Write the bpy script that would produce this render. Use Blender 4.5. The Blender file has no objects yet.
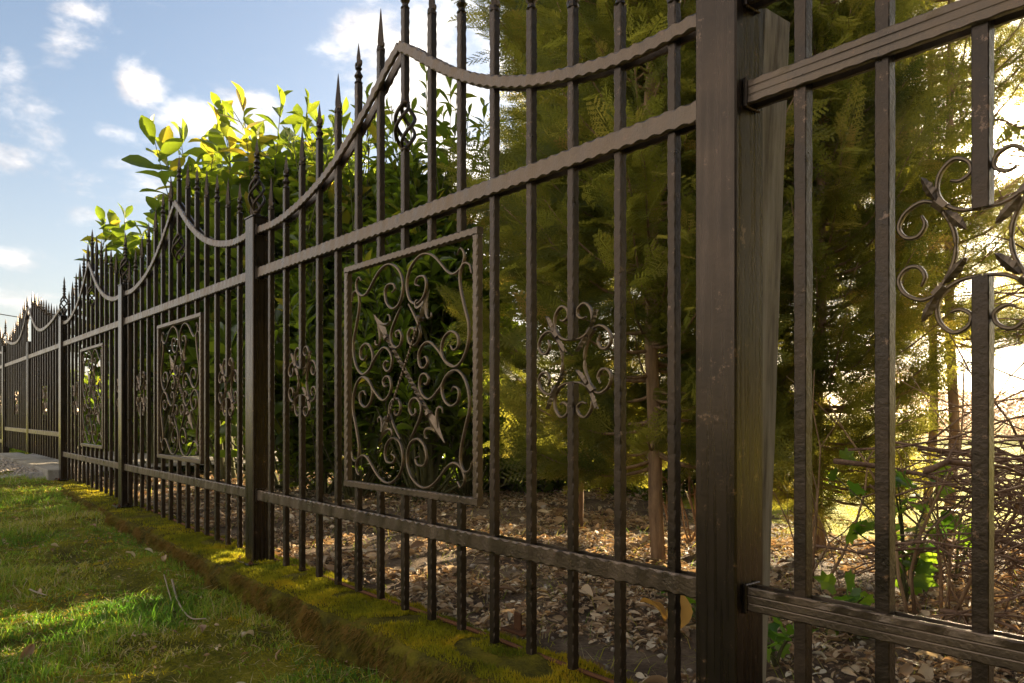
import bpy, math, random
import numpy as np
from mathutils import Vector
R = math.radians
rng = np.random.default_rng(7)
HAZE = .0015
random.seed(7)
SC = bpy.context.scene
COL = SC.collection
# ------------------------------------------------------------------ camera frame
F = 760.0; HZ = 414.0; EZ = 0.55; CY = -1.094
TH = math.atan(639/760.0); CT, ST = math.cos(TH), math.sin(TH)
FWD = np.array([-CT, ST]); RGT = np.array([ST, CT])
def W(px, z, h=0.0):
    """a place that lies z metres ahead of the camera in the direction of column px, h above eye level"""
    xr = (px-512)/F*z
    return (FWD[0]*z+RGT[0]*xr, CY+FWD[1]*z+RGT[1]*xr, EZ+h)
def G(px, py, gz=0.0):
    z = (EZ-gz)*F/(py-HZ)
    p = W(px, z); return (p[0], p[1], gz)
SUN = np.array([-0.349, 1.140, 0.354]); SUN /= np.linalg.norm(SUN)
SUN_EL = math.asin(SUN[2]); SUN_AZ = math.atan2(SUN[0], SUN[1])
# ------------------------------------------------------------------ noise
def vnoise(x, y, z, seed=0):
    x = np.asarray(x, float); y = np.asarray(y, float); z = np.asarray(z, float)
    xi = np.floor(x).astype(np.int64); yi = np.floor(y).astype(np.int64); zi = np.floor(z).astype(np.int64)
    xf = x-xi; yf = y-yi; zf = z-zi
    u = xf*xf*(3-2*xf); v = yf*yf*(3-2*yf); w = zf*zf*(3-2*zf)
    def h(a, b, c):
        n = (a*374761393 + b*668265263 + c*2147483647 + seed*144269) & 0xffffffff
        n = ((n ^ (n >> 13))*1274126177) & 0xffffffff
        return ((n ^ (n >> 16)) & 0xffff)/65535.0
    r = 0
    for a in (0, 1):
        for b in (0, 1):
            for c in (0, 1):
                wt = (u if a else 1-u)*(v if b else 1-v)*(w if c else 1-w)
                r = r + wt*h(xi+a, yi+b, zi+c)
    return r
def fbm(x, y, z=0.0, o=4, seed=0):
    z = np.asarray(z, float)+np.zeros_like(np.asarray(x, float))
    s = 0; a = .5; f = 1
    for k in range(o):
        s = s+a*vnoise(x*f, y*f, z*f, seed+k*17); a *= .5; f *= 2.03
    return s/(1-.5**o)
# ------------------------------------------------------------------ materials
def nodes(name):
    m = bpy.data.materials.new(name); m.use_nodes = True
    nt = m.node_tree; nt.nodes.clear()
    return m, nt, nt.nodes, nt.links
def N(nt, t, **k):
    n = nt.nodes.new(t)
    for a, b in k.items():
        if a == 'inp':
            for q, v in b.items(): n.inputs[q].default_value = v
        else: setattr(n, a, b)
    return n
def ramp(nt, fac, stops):
    r = nt.nodes.new('ShaderNodeValToRGB')
    e = r.color_ramp.elements
    while len(e) < len(stops): e.new(0.5)
    for i, (p, c) in enumerate(stops):
        e[i].position = p; e[i].color = (*c, 1) if len(c) == 3 else c
    nt.links.new(fac, r.inputs[0]); return r.outputs[0]
def noise(nt, scale, detail=4, rough=.55, vec=None, obj=True):
    n = N(nt, 'ShaderNodeTexNoise', inp={'Scale': scale, 'Detail': detail, 'Roughness': rough})
    if vec is None:
        g = N(nt, 'ShaderNodeNewGeometry'); vec = g.outputs['Position']
    nt.links.new(vec, n.inputs['Vector']); return n.outputs['Fac']
def mat_ground(name, stops, scale=6, fine=90, bump=.6, rough=.95, dist=.02, spec=.2):
    m, nt, ns, ln = nodes(name)
    a = noise(nt, scale, 6, .65); b = noise(nt, fine, 5, .7)
    mx = N(nt, 'ShaderNodeMath', operation='MULTIPLY_ADD', inp={1: .45}); ln.new(b, mx.inputs[0])
    sb = N(nt, 'ShaderNodeMath', operation='MULTIPLY_ADD', inp={1: 1.0, 2: -.22}); ln.new(a, sb.inputs[0])
    ln.new(sb.outputs[0], mx.inputs[2])
    c = ramp(nt, mx.outputs[0], stops)
    p = N(nt, 'ShaderNodeBsdfPrincipled', inp={'Roughness': rough, 'Specular IOR Level': spec})
    ln.new(c, p.inputs['Base Color'])
    bp = N(nt, 'ShaderNodeBump', inp={'Strength': bump, 'Distance': dist}); ln.new(b, bp.inputs['Height']); ln.new(bp.outputs[0], p.inputs['Normal'])
    o = N(nt, 'ShaderNodeOutputMaterial'); ln.new(p.outputs[0], o.inputs[0]); return m
def mat_leaf(name, stops, tstops, trans=.45, rough=.4, spec=.5, bump=0):
    m, nt, ns, ln = nodes(name)
    at = N(nt, 'ShaderNodeAttribute', attribute_name='var')
    c = ramp(nt, at.outputs['Fac'], stops); t = ramp(nt, at.outputs['Fac'], tstops)
    p = N(nt, 'ShaderNodeBsdfPrincipled', inp={'Roughness': rough, 'Specular IOR Level': spec}); ln.new(c, p.inputs['Base Color'])
    tr = N(nt, 'ShaderNodeBsdfTranslucent'); ln.new(t, tr.inputs['Color'])
    mx = N(nt, 'ShaderNodeMixShader', inp={0: trans}); ln.new(p.outputs[0], mx.inputs[1]); ln.new(tr.outputs[0], mx.inputs[2])
    o = N(nt, 'ShaderNodeOutputMaterial'); ln.new(mx.outputs[0], o.inputs[0]); return m
def mat_iron(name, c0=(.036, .027, .021), c1=(.080, .052, .034), rough=(.24, .46), grain=False):
    m, nt, ns, ln = nodes(name)
    g = N(nt, 'ShaderNodeNewGeometry')
    a = noise(nt, 9, 6, .7, g.outputs['Position']); b = noise(nt, 160, 4, .6, g.outputs['Position'])
    mp = N(nt, 'ShaderNodeMapping', inp={'Scale': (120, 120, 3)}); ln.new(g.outputs['Position'], mp.inputs['Vector'])
    s = noise(nt, 1, 3, .6, mp.outputs[0])
    c = ramp(nt, a, [(.35, c0), (.62, [(q+w)/2 for q, w in zip(c0, c1)]), (.8, c1)])
    # rust specks and green tarnish low down
    sp = ramp(nt, noise(nt, 38, 7, .8, g.outputs['Position']), [(.60, (0, 0, 0)), (.66, (1, 1, 1))])
    mx = N(nt, 'ShaderNodeMix', data_type='RGBA'); ln.new(sp, mx.inputs[0]); ln.new(c, mx.inputs[6]); mx.inputs[7].default_value = (.13, .065, .03, 1)
    p = N(nt, 'ShaderNodeBsdfPrincipled', inp={'Specular IOR Level': .7}); ln.new(mx.outputs[2], p.inputs['Base Color'])
    me = N(nt, 'ShaderNodeMapRange', inp={1: 0, 2: 1, 3: .84, 4: .15}); ln.new(sp, me.inputs[0]); ln.new(me.outputs[0], p.inputs['Metallic'])
    rr = N(nt, 'ShaderNodeMapRange', inp={1: .3, 2: .7, 3: rough[0], 4: rough[1]}); ln.new(s if grain else a, rr.inputs[0]); ln.new(rr.outputs[0], p.inputs['Roughness'])
    bp = N(nt, 'ShaderNodeBump', inp={'Strength': .10 if grain else .4, 'Distance': .0015}); ln.new(s if grain else b, bp.inputs['Height'])
    bp2 = N(nt, 'ShaderNodeBump', inp={'Strength': .25, 'Distance': .0015}); ln.new(b, bp2.inputs['Height']); ln.new(bp.outputs[0], bp2.inputs['Normal']); ln.new(bp2.outputs[0], p.inputs['Normal'])
    o = N(nt, 'ShaderNodeOutputMaterial'); ln.new(p.outputs[0], o.inputs[0]); return m
def mat_bark(name, stops, sz=(30, 30, 4), rough=.9):
    m, nt, ns, ln = nodes(name)
    g = N(nt, 'ShaderNodeNewGeometry'); mp = N(nt, 'ShaderNodeMapping', inp={'Scale': sz}); ln.new(g.outputs['Position'], mp.inputs['Vector'])
    f = noise(nt, 1.5, 6, .7, mp.outputs[0]); c = ramp(nt, f, stops)
    p = N(nt, 'ShaderNodeBsdfPrincipled', inp={'Roughness': rough, 'Specular IOR Level': .2}); ln.new(c, p.inputs['Base Color'])
    bp = N(nt, 'ShaderNodeBump', inp={'Strength': .7, 'Distance': .006}); ln.new(f, bp.inputs['Height']); ln.new(bp.outputs[0], p.inputs['Normal'])
    o = N(nt, 'ShaderNodeOutputMaterial'); ln.new(p.outputs[0], o.inputs[0]); return m
M = {}
M['iron'] = mat_iron('wrought_iron')
M['iron_rail'] = mat_iron('wrought_iron_rail', (.088, .066, .050), (.17, .115, .075), (.24, .48))
M['iron_scroll'] = mat_iron('forged_scroll_iron', (.12, .088, .062), (.22, .15, .09), (.28, .48))
M['post'] = mat_iron('painted_steel', (.034, .025, .019), (.062, .042, .029), (.20, .38), grain=True)
M['rust'] = mat_iron('rusty_steel', (.10, .045, .02), (.24, .10, .045), (.7, .9))
M['wood'] = mat_bark('weathered_wood', [(.3, (.12, .095, .07)), (.5, (.30, .26, .21)), (.7, (.42, .38, .33))], (26, 26, 2.5))
M['bark'] = mat_bark('conifer_bark', [(.3, (.12, .07, .04)), (.6, (.32, .20, .11)), (.8, (.42, .28, .16))])
M['stem'] = mat_bark('laurel_stem', [(.3, (.05, .05, .02)), (.7, (.13, .12, .05))])
M['twig'] = mat_bark('dead_twig_bark', [(.3, (.07, .038, .024)), (.55, (.20, .12, .08)), (.8, (.34, .25, .18))], (18, 18, 18))
M['laurel'] = mat_leaf('laurel_leaf', [(0, (.028, .055, .009)), (.6, (.060, .095, .012)), (.9, (.12, .14, .018)), (1, (.24, .20, .03))],
                       [(0, (.15, .24, .015)), (.7, (.28, .36, .02)), (1, (.66, .50, .04))], .50, .26, .6)
M['conifer'] = mat_leaf('conifer_foliage', [(0, (.026, .042, .012)), (.6, (.068, .088, .018)), (.93, (.14, .13, .03)), (1, (.22, .13, .05))],
                        [(0, (.20, .23, .03)), (.6, (.52, .47, .055)), (1, (.72, .50, .10))], .5, .6, .25)
M['grass'] = mat_leaf('grass_blades', [(0, (.075, .125, .010)), (.45, (.17, .22, .016)), (.72, (.30, .27, .03)), (.88, (.38, .28, .08)), (1, (.46, .38, .22))],
                      [(0, (.12, .32, .02)), (.45, (.28, .48, .03)), (.8, (.62, .55, .05)), (1, (.6, .5, .25))], .42, .55, .3)
M['moss'] = mat_leaf('moss_fronds', [(0, (.07, .085, .008)), (.5, (.19, .17, .010)), (.85, (.33, .23, .012)), (1, (.28, .15, .03))],
                     [(0, (.20, .24, .02)), (.5, (.55, .48, .02)), (1, (.8, .5, .03))], .38, .8, .1)
M['moss_dark'] = mat_leaf('hanging_moss_fronds', [(0, (.045, .042, .010)), (.5, (.095, .075, .014)), (1, (.15, .085, .02))], [(0, (.12, .12, .02)), (1, (.35, .22, .03))], .25, .85, .1)
M['litter'] = mat_leaf('dry_litter', [(0, (.10, .055, .03)), (.3, (.26, .16, .09)), (.6, (.42, .30, .18)), (.85, (.58, .45, .30)), (1, (.62, .55, .42))],
                       [(0, (.22, .10, .04)), (.6, (.5, .30, .12)), (1, (.6, .45, .25))], .28, .7, .3)
M['ivy'] = mat_leaf('ivy_leaf', [(0, (.02, .06, .010)), (1, (.07, .14, .015))], [(0, (.16, .36, .02)), (1, (.42, .62, .03))], .5, .35, .5)
M['plume'] = mat_leaf('dry_plume', [(0, (.26, .20, .14)), (1, (.42, .35, .26))], [(0, (.36, .28, .19)), (1, (.5, .42, .32))], .35, .9, .1)
M['amber'] = mat_leaf('amber_dry_leaf', [(0, (.38, .20, .06)), (1, (.48, .27, .08))], [(0, (.85, .42, .06)), (1, (.95, .55, .10))], .55, .6, .2)
M['soil'] = mat_ground('leaf_mould', [(.25, (.035, .022, .014)), (.45, (.10, .065, .042)), (.62, (.20, .14, .09)), (.8, (.34, .26, .18))], 5, 60, .9, dist=.03)
M['mossbase'] = mat_ground('moss_cover', [(.25, (.035, .028, .010)), (.42, (.065, .055, .012)), (.6, (.13, .11, .012)), (.78, (.17, .12, .018)), (.9, (.10, .055, .02))], 7, 120, 1.0, dist=.012, spec=.05)
M['turf'] = mat_ground('turf_soil', [(.25, (.045, .036, .016)), (.42, (.10, .095, .016)), (.58, (.17, .155, .016)), (.72, (.23, .18, .025)), (.85, (.19, .12, .06))], 3.5, 70, 1.0, dist=.02, spec=.05)
M['field'] = mat_ground('meadow_grass', [(.25, (.20, .22, .015)), (.5, (.34, .34, .02)), (.75, (.50, .44, .04))], .8, 8, .8, dist=.15)
M['gravel'] = mat_ground('gravel_drive', [(.25, (.12, .105, .085)), (.5, (.26, .235, .20)), (.7, (.40, .37, .33))], 3, 45, .9, dist=.02)
M['concrete'] = mat_ground('pale_concrete', [(.25, (.09, .075, .045)), (.5, (.22, .195, .155)), (.8, (.34, .31, .27))], 4, 60, .4, dist=.005)
M['stone'] = mat_ground('small_stone', [(.25, (.20, .165, .13)), (.8, (.44, .37, .29))], 12, 80, .4, dist=.004)
M['farhedge'] = mat_leaf('far_bare_hedge', [(0, (.10, .05, .03)), (1, (.30, .17, .10))], [(0, (.4, .22, .12)), (1, (.6, .36, .2))], .35, .9, .1)
M['cable'] = mat_iron('cable_sheath', (.02, .02, .02), (.03, .03, .03))
# ------------------------------------------------------------------ mesh helpers
class MB:
    def __init__(s): s.v = []; s.f = []; s.a = []; s.n = 0
    def add(s, v, f, var=None):
        v = np.asarray(v, float).reshape(-1, 3); s.v.append(v)
        if isinstance(f, np.ndarray): s.f.extend((f+s.n).tolist())
        else: s.f.extend([[i+s.n for i in q] for q in f])
        s.a.append(np.full(len(v), .5) if var is None else np.broadcast_to(var, (len(v),)))
        s.n += len(v)
    def mesh(s, name, mat, smooth=False):
        me = bpy.data.meshes.new(name)
        v = np.concatenate(s.v) if s.v else np.zeros((0, 3))
        me.from_pydata(v.tolist(), [], s.f)
        at = me.attributes.new('var', 'FLOAT', 'POINT'); at.data.foreach_set('value', np.concatenate(s.a).astype(np.float32))
        if smooth: me.polygons.foreach_set('use_smooth', [True]*len(me.polygons))
        me.materials.append(mat); me.update(); return me
    def build(s, name, mat, parent=None, smooth=False):
        o = bpy.data.objects.new(name, s.mesh(name, mat, smooth)); COL.objects.link(o)
        if parent is not None: o.parent = parent
        return o
def tag(o, label=None, cat=None, group=None, kind=None):
    if label: o['label'] = label
    if cat: o['category'] = cat
    if group: o['group'] = group
    if kind: o['kind'] = kind
    return o
def empty(name, loc=(0, 0, 0), rz=0):
    o = bpy.data.objects.new(name, None); COL.objects.link(o); o.location = loc; o.rotation_euler = (0, 0, rz); o.empty_display_size = .1
    return o
def copy_tree(o, parent=None):
    c = o.copy(); COL.objects.link(c)
    if parent is not None: c.parent = parent
    for ch in list(o.children): copy_tree(ch, c)
    return c
def box(mb, x0, x1, y0, y1, z0, z1, ch=0.0):
    if ch <= 0:
        v = [(x, y, z) for x in (x0, x1) for y in (y0, y1) for z in (z0, z1)]
        mb.add(v, [(0, 1, 3, 2), (4, 6, 7, 5), (0, 4, 5, 1), (2, 3, 7, 6), (0, 2, 6, 4), (1, 5, 7, 3)]); return
    def ring(z, i):
        a0, a1, b0, b1 = x0+i, x1-i, y0+i, y1-i
        c = ch if i == 0 else ch*.4
        return [(a0+c, b0, z), (a1-c, b0, z), (a1, b0+c, z), (a1, b1-c, z), (a1-c, b1, z), (a0+c, b1, z), (a0, b1-c, z), (a0, b0+c, z)]
    loft(mb, [ring(z0, ch), ring(z0+ch, 0), ring(z1-ch, 0), ring(z1, ch)], True)
def loft(mb, rings, cap=True, closed=False, var=None):
    rings = np.asarray(rings, float); n, k = rings.shape[:2]
    i = np.arange(n-1)[:, None]; j = np.arange(k)[None, :]
    q = np.stack([i*k+j, i*k+(j+1) % k, (i+1)*k+(j+1) % k, (i+1)*k+j], -1).reshape(-1, 4).tolist()
    if closed: q += [[(n-1)*k+j, (n-1)*k+(j+1) % k, (j+1) % k, j] for j in range(k)]
    if cap and not closed: q += [list(range(k))[::-1], [(n-1)*k+j for j in range(k)]]
    mb.add(rings.reshape(-1, 3), q, var)
def frames(p):
    p = np.asarray(p, float); t = np.gradient(p, axis=0); t /= np.linalg.norm(t, axis=1)[:, None]+1e-12
    u = np.zeros_like(p); a = np.array([0, 0, 1.]) if abs(t[0][2]) < .9 else np.array([1., 0, 0])
    q = np.cross(t[0], a); q /= np.linalg.norm(q); u[0] = q
    for i in range(1, len(p)):
        q = u[i-1]-t[i]*np.dot(u[i-1], t[i]); u[i] = q/(np.linalg.norm(q)+1e-12)
    return t, u, np.cross(t, u)
def tube(mb, p, r, k=6, var=None, cap=True):
    p = np.asarray(p, float); t, u, w = frames(p); r = np.broadcast_to(np.asarray(r, float), (len(p),))
    a = np.arange(k)*2*math.pi/k
    rings = p[:, None]+r[:, None, None]*(np.cos(a)[None, :, None]*u[:, None]+np.sin(a)[None, :, None]*w[:, None])
    loft(mb, rings, cap, var=var)
def smooth_path(pts, n=6):
    p = np.asarray(pts, float); p = np.vstack([2*p[0]-p[1], p, 2*p[-1]-p[-2]]); out = []
    for i in range(1, len(p)-2):
        for t in np.linspace(0, 1, n, endpoint=False):
            a, b, c, d = p[i-1:i+3]
            out.append(.5*((2*b)+(-a+c)*t+(2*a-5*b+4*c-d)*t*t+(-a+3*b-3*c+d)*t**3))
    out.append(p[-2]); return np.array(out)
def lathe(mb, cx, cy, prof, k=12, var=None):
    a = np.arange(k)*2*math.pi/k
    loft(mb, [[(cx+r*math.cos(q), cy+r*math.sin(q), z) for q in a] for r, z in prof], True, var=var)
def inst(mb, tv, tf, Rm, T, S, var, tvar=None):
    n = len(T); S = np.asarray(S, float)
    if S.ndim == 1: S = S[:, None]
    v = np.einsum('nij,nkj->nki', Rm, tv[None]*S[:, None, :])+T[:, None]
    k = len(tv); f = (np.asarray(tf)[None]+(np.arange(n)*k)[:, None, None]).reshape(-1, np.asarray(tf).shape[1])
    va = np.repeat(var, k) if tvar is None else np.clip(np.repeat(var, k)+np.tile(tvar, n), 0, 1)
    mb.add(v.reshape(-1, 3), f, va)
def basis(d, up, roll=None):
    """columns: side, dir, normal"""
    d = d/np.linalg.norm(d, axis=1)[:, None]
    s = np.cross(d, up); s /= np.linalg.norm(s, axis=1)[:, None]+1e-9
    n = np.cross(s, d)
    if roll is not None:
        c, q = np.cos(roll)[:, None], np.sin(roll)[:, None]; s, n = s*c+n*q, n*c-s*q
    return np.stack([s, d, n], -1)
def rdir(n, zlo=-1, zhi=1):
    z = rng.uniform(zlo, zhi, n); a = rng.uniform(0, 2*math.pi, n); r = np.sqrt(1-z*z)
    return np.stack([r*np.cos(a), r*np.sin(a), z], 1)
# ------------------------------------------------------------------ wrought iron pieces
def hammered_bar(mb, x, y, z0, z1, hw=.009, step=.0125, ph=0, nd=.0020):
    n = max(2, int((z1-z0)/step)); zs = np.linspace(z0, z1, n+1); rings = []
    for i, z in enumerate(zs):
        a = .0009+(nd if (i+ph) % 2 else 0)*rng.uniform(.6, 1.2); b = .0009+(nd if (i+ph+1) % 2 else 0)*rng.uniform(.6, 1.2)
        j = (fbm(np.array([z*40]), np.array([x*31]), 0, 2)[0]-.5)*.0012
        h = hw+j
        rings.append([(x-h+a, y-h, z), (x+h-b, y-h, z), (x+h, y-h+b, z), (x+h, y+h-a, z), (x+h-a, y+h, z), (x-h+b, y+h, z), (x-h, y+h-b, z), (x-h, y-h+a, z)])
    loft(mb, rings)
def strip(mb, path, hh, y0, y1, period=.033, depth=.0032, groove=False):
    """flat bar along a path in the x-z plane, both front edges hammered into scallops"""
    p = np.asarray(path, float); seg = np.linalg.norm(np.diff(p, axis=0), axis=1); s = np.concatenate([[0], np.cumsum(seg)])
    n = max(2, int(s[-1]/(period/6))); q = np.linspace(0, s[-1], n+1)
    x = np.interp(q, s, p[:, 0]); z = np.interp(q, s, p[:, 1])
    dx, dz = np.gradient(x), np.gradient(z); l = np.hypot(dx, dz); nx, nz = -dz/l, dx/l
    rings = []
    fy = y0 if abs(y0) > abs(y1) else y1; by = y1 if fy == y0 else y0; sg = 1 if by > fy else -1
    for i in range(n+1):
        ph = (q[i]/period) % 1; c = .0012+depth*max(0, math.sin(math.pi*ph))**1.5; c2 = .0012+depth*max(0, math.sin(math.pi*((ph+.35) % 1)))**1.5
        def pt(o, yy): return (x[i]+nx[i]*o, yy, z[i]+nz[i]*o)
        jog = .0009*math.sin(q[i]*61)+.0007*math.sin(q[i]*143+1)
        lo = [pt(-hh+c2*.3, by), pt(-hh+c2*.3, fy+sg*c2*.8), pt(-hh+c2*1.3, fy)]; hi = [pt(hh-c*1.3, fy+jog*sg), pt(hh-c*.3, fy+sg*c*.8), pt(hh-c*.3, by)]
        if groove:
            for gz in (-.30, .34):
                w_ = .0016; gd = .0009+.0004*math.sin(q[i]*23+gz*9); lo += [pt(hh*gz-w_, fy), pt(hh*gz-.0004, fy+sg*gd), pt(hh*gz+.0004, fy+sg*gd), pt(hh*gz+w_, fy)]
        rings.append(lo+hi)
    loft(mb, rings)
def ribbon(mb, pts, y=0, th=.0028, dp=.0044, n=6, taper=True):
    """forged flat bar bent into a scroll in the x-z plane"""
    p = smooth_path(pts, n); dx, dz = np.gradient(p[:, 0]), np.gradient(p[:, 1]); l = np.hypot(dx, dz)+1e-9; nx, nz = -dz/l, dx/l; rings = []
    m = len(p)
    for i in range(m):
        e = min(i, m-1-i)/max(1, m*.12); w = (0.65+.35*min(1, e)) if taper else 1
        a, d, c = th*w, dp*w, th*.6
        rings.append([(p[i, 0]+nx[i]*o, y+yy, p[i, 1]+nz[i]*o) for o, yy in ((-a, -d+c), (-a+c, -d), (a-c, -d), (a, -d+c), (a, d-c), (a-c, d), (-a+c, d), (-a, d-c))])
    loft(mb, rings)
def curl(mb, x, z, s, y=0, size=.011):
    a = np.linspace(-1.6, 2.2, 9); r = size*(1-.09*np.arange(9))
    pts = [(x, y, z-size*.9)]+[(x+s*(size*.55+r[i]*.55*math.cos(a[i])), y, z+r[i]*.75*math.sin(a[i])) for i in range(9)]
    tube(mb, pts, np.linspace(.0048, .0024, len(pts)), 5)
def spear_mb(kind):
    """origin: top of the bar; total height about .125"""
    m = MB(); y = 0
    if kind == 'spear':
        lathe(m, 0, 0, [(.0095, -.004), (.0125, -.001), (.0125, .005), (.0095, .009), (.0085, .012)], 8)
        rings = []
        for z, h in ((.010, .0088), (.022, .0105), (.034, .0100), (.07, .0062), (.104, .0028), (.120, .0006)):
            rings.append([(h, 0, z), (0, h, z), (-h, 0, z), (0, -h, z)])
        loft(m, rings)
        curl(m, .004, .016, 1); curl(m, -.004, .016, -1)
        c = MB()
    else:
        lathe(m, 0, 0, [(.0095, -.004), (.0130, 0), (.0095, .004), (.0080, .010), (.0135, .019), (.0080, .028), (.0060, .034), (.0110, .040), (.0065, .046)], 8)
        rings = []
        for z, h in ((.044, .005), (.058, .0092), (.070, .0098), (.092, .0050), (.112, .0006)):
            rings.append([(h*1.25, 0, z), (0, h*.7, z), (-h*1.25, 0, z), (0, -h*.7, z)])
        loft(m, rings)
        curl(m, .004, .056, 1, size=.012); curl(m, -.004, .056, -1, size=.012)
    return m
SPEAR = {k: spear_mb(k).mesh('spear_tip' if k == 'spear' else 'fleur_tip', M['iron'], False) for k in ('spear', 'fleur')}
def basket_mb(h=.125, r=.024, rod=.0052):
    m = MB()
    for k in range(4):
        pts = []
        for t in np.linspace(0, 1, 15):
            a = k*math.pi/2+t*math.pi*1.15; rr = .005+r*math.sin(math.pi*t)**.8
            pts.append((rr*math.cos(a), rr*math.sin(a), t*h))
        tube(m, pts, rod, 6)
    lathe(m, 0, 0, [(.010, -.008), (.0135, -.002), (.0125, .006), (.006, .010)], 8); lathe(m, 0, 0, [(.006, h-.010), (.0125, h-.006), (.0135, h+.002), (.010, h+.008)], 8)
    return m
BASKET = basket_mb().mesh('twisted_basket', M['iron'], True)
def add_child(name, me, parent, loc=(0, 0, 0), rz=0):
    o = bpy.data.objects.new(name, me); COL.objects.link(o); o.parent = parent; o.location = loc; o.rotation_euler = (0, 0, rz); return o
P = 0.1279; OFF = 0.1045
WX = [-7.2, -6.5, -4.745, -3.2, 3]; WZ = [.07, .06, .03, 0, 0]
def wall_z(x): return np.interp(x, WX, WZ)
# post positions along the fence (fence runs along x, near end at +x)
XP = {0: -.738, 1: -2.777, 2: -4.70, 3: -6.50, -1: 1.28}
def post(x, label, top=.55+.726, w=.038, d=.030, group='square posts of the iron fence'):
    zb = float(wall_z(x))
    r = empty('fence_post', (x, 0, zb)); tag(r, label, 'fence post', group)
    m = MB(); box(m, -w, w, -d, d, .004, top-zb, .0028); m.build('shaft', M['post'], r)
    m = MB(); box(m, -w-.028, w+.028, -d-.028, d+.028, -.004, .005, .001)
    m.build('base_plate', M['post'], r)
    m = MB()
    for sx in (-1, 1): m = MB(); lathe(m, sx*(w+.016), -d-.014, [(.0085, .004), (.0085, .011), (.004, .012), (.004, .017), (.002, .018)], 6); m.build('anchor_bolt', M['rust'], r)
    m = MB(); z = top-zb
    loft(m, [[(-w-.003, -d-.003, z), (w+.003, -d-.003, z), (w+.003, d+.003, z), (-w-.003, d+.003, z)], [(-w-.003, -d-.003, z+.004), (w+.003, -d-.003, z+.004), (w+.003, d+.003, z+.004), (-w-.003, d+.003, z+.004)], [(-.012, -.012, z+.012), (.012, -.012, z+.012), (.012, .012, z+.012), (-.012, .012, z+.012)]])
    m.build('cap', M['post'], r)
    f = MB(); lathe(f, 0, 0, [(.012, z+.008), (.016, z+.014), (.010, z+.020)], 8)
    fo = f.build('finial', M['iron'], r); f = MB()
    lathe(f, 0, 0, [(.010, z+.155), (.008, z+.165), (.013, z+.172), (.007, z+.180), (.006, z+.19)], 8)
    f.build('collar', M['iron'], fo)
    add_child('twisted_basket', BASKET, fo, (0, 0, z+.026)); add_child('fleur_tip', SPEAR['fleur'], fo, (0, 0, z+.190))
    return r
# scrollwork traced from one quadrant, in half-frame units (x left -1..0, z up 0..1)
def q2(px, py):  # measured place on the fence plane -> frame units
    zc = 1078/(px+127); return ((.0018955-1/(px+127))/.0002235, ((414-py)*zc/760-.112)/.32)
def qa(lst): return [q2(335+a/4.875, 225+b/4.875) for a, b in lst]
S1 = qa([(112, 272), (100, 254), (88, 288), (96, 328), (120, 345), (145, 322), (188, 240), (222, 200), (255, 192), (290, 220), (308, 270), (308, 330), (292, 385), (262, 408), (235, 385), (225, 335), (235, 296), (262, 288), (272, 312), (256, 330)])
S2 = qa([(66, 372), (72, 336), (88, 322), (101, 350), (100, 410), (86, 500), (74, 570), (76, 640), (92, 700), (118, 728), (148, 706), (166, 655), (158, 602), (134, 578), (110, 602), (108, 646), (124, 658), (134, 636)])
S3 = qa([(118, 728), (150, 700), (175, 650), (212, 600), (240, 610), (256, 650), (250, 700), (232, 712), (218, 690), (226, 664), (238, 668)])
S4 = qa([(300, 395), (280, 440), (252, 520), (252, 570), (272, 598), (294, 584), (302, 545), (290, 515), (274, 525), (276, 548)])
def clampq(l): return [(max(-.955, min(-.012, a)), max(.012, min(.955, b))) for a, b in l]
QUAD = [clampq(S) for S in (S1, S2, S3, S4)]
def arrow_mb(a, b, shaft, hs, twist, y):
    m = MB(); a = np.array(a); b = np.array(b); d = (b-a)/np.linalg.norm(b-a); n = np.array([-d[1], d[0]]); L = np.linalg.norm(b-a)
    hl = .105*hs
    rings = []; k = 40; p0 = a+d*hl*.8; p1 = b-d*hl*.8
    for i in range(k+1):
        t = i/k; c = p0+(p1-p0)*t; an = t*twist
        rings.append([(c[0]+n[0]*shaft*math.cos(an+q), y+shaft*math.sin(an+q), c[1]+n[1]*shaft*math.cos(an+q)) for q in (0, math.pi/2, math.pi, 3*math.pi/2)])
    loft(m, rings)
    for tip, dd in ((a, -d), (b, d)):
        base = tip-dd*hl; nn = np.array([-dd[1], dd[0]])
        def P3(u, v, yy): q = base+dd*u*hl+nn*v*hl; return (q[0], y+yy, q[1])
        # long leaf point
        rings = [[P3(u, w, 0), P3(u, 0, -t), P3(u, -w, 0), P3(u, 0, t)] for u, w, t in ((.0, .05, .004), (.15, .13, .006), (.35, .19, .007), (.55, .12, .006), (.8, .05, .004), (1.0, .01, .001))]
        loft(m, rings)
        for s in (-1, 1):   # curled barbs
            pts = [P3(u, s*v, 0) for u, v in ((.55, .05), (.36, .16), (.22, .30), (.20, .44), (.32, .52), (.42, .46))]
            tube(m, smooth_path(pts, 3), np.linspace(.0055, .0022, 16), 5)
        lathe_pts = [P3(-.05, 0, 0), P3(.05, 0, 0)]; tube(m, lathe_pts, .0105, 8)
    return m
FH = .32; FZ = EZ+.112
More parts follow.
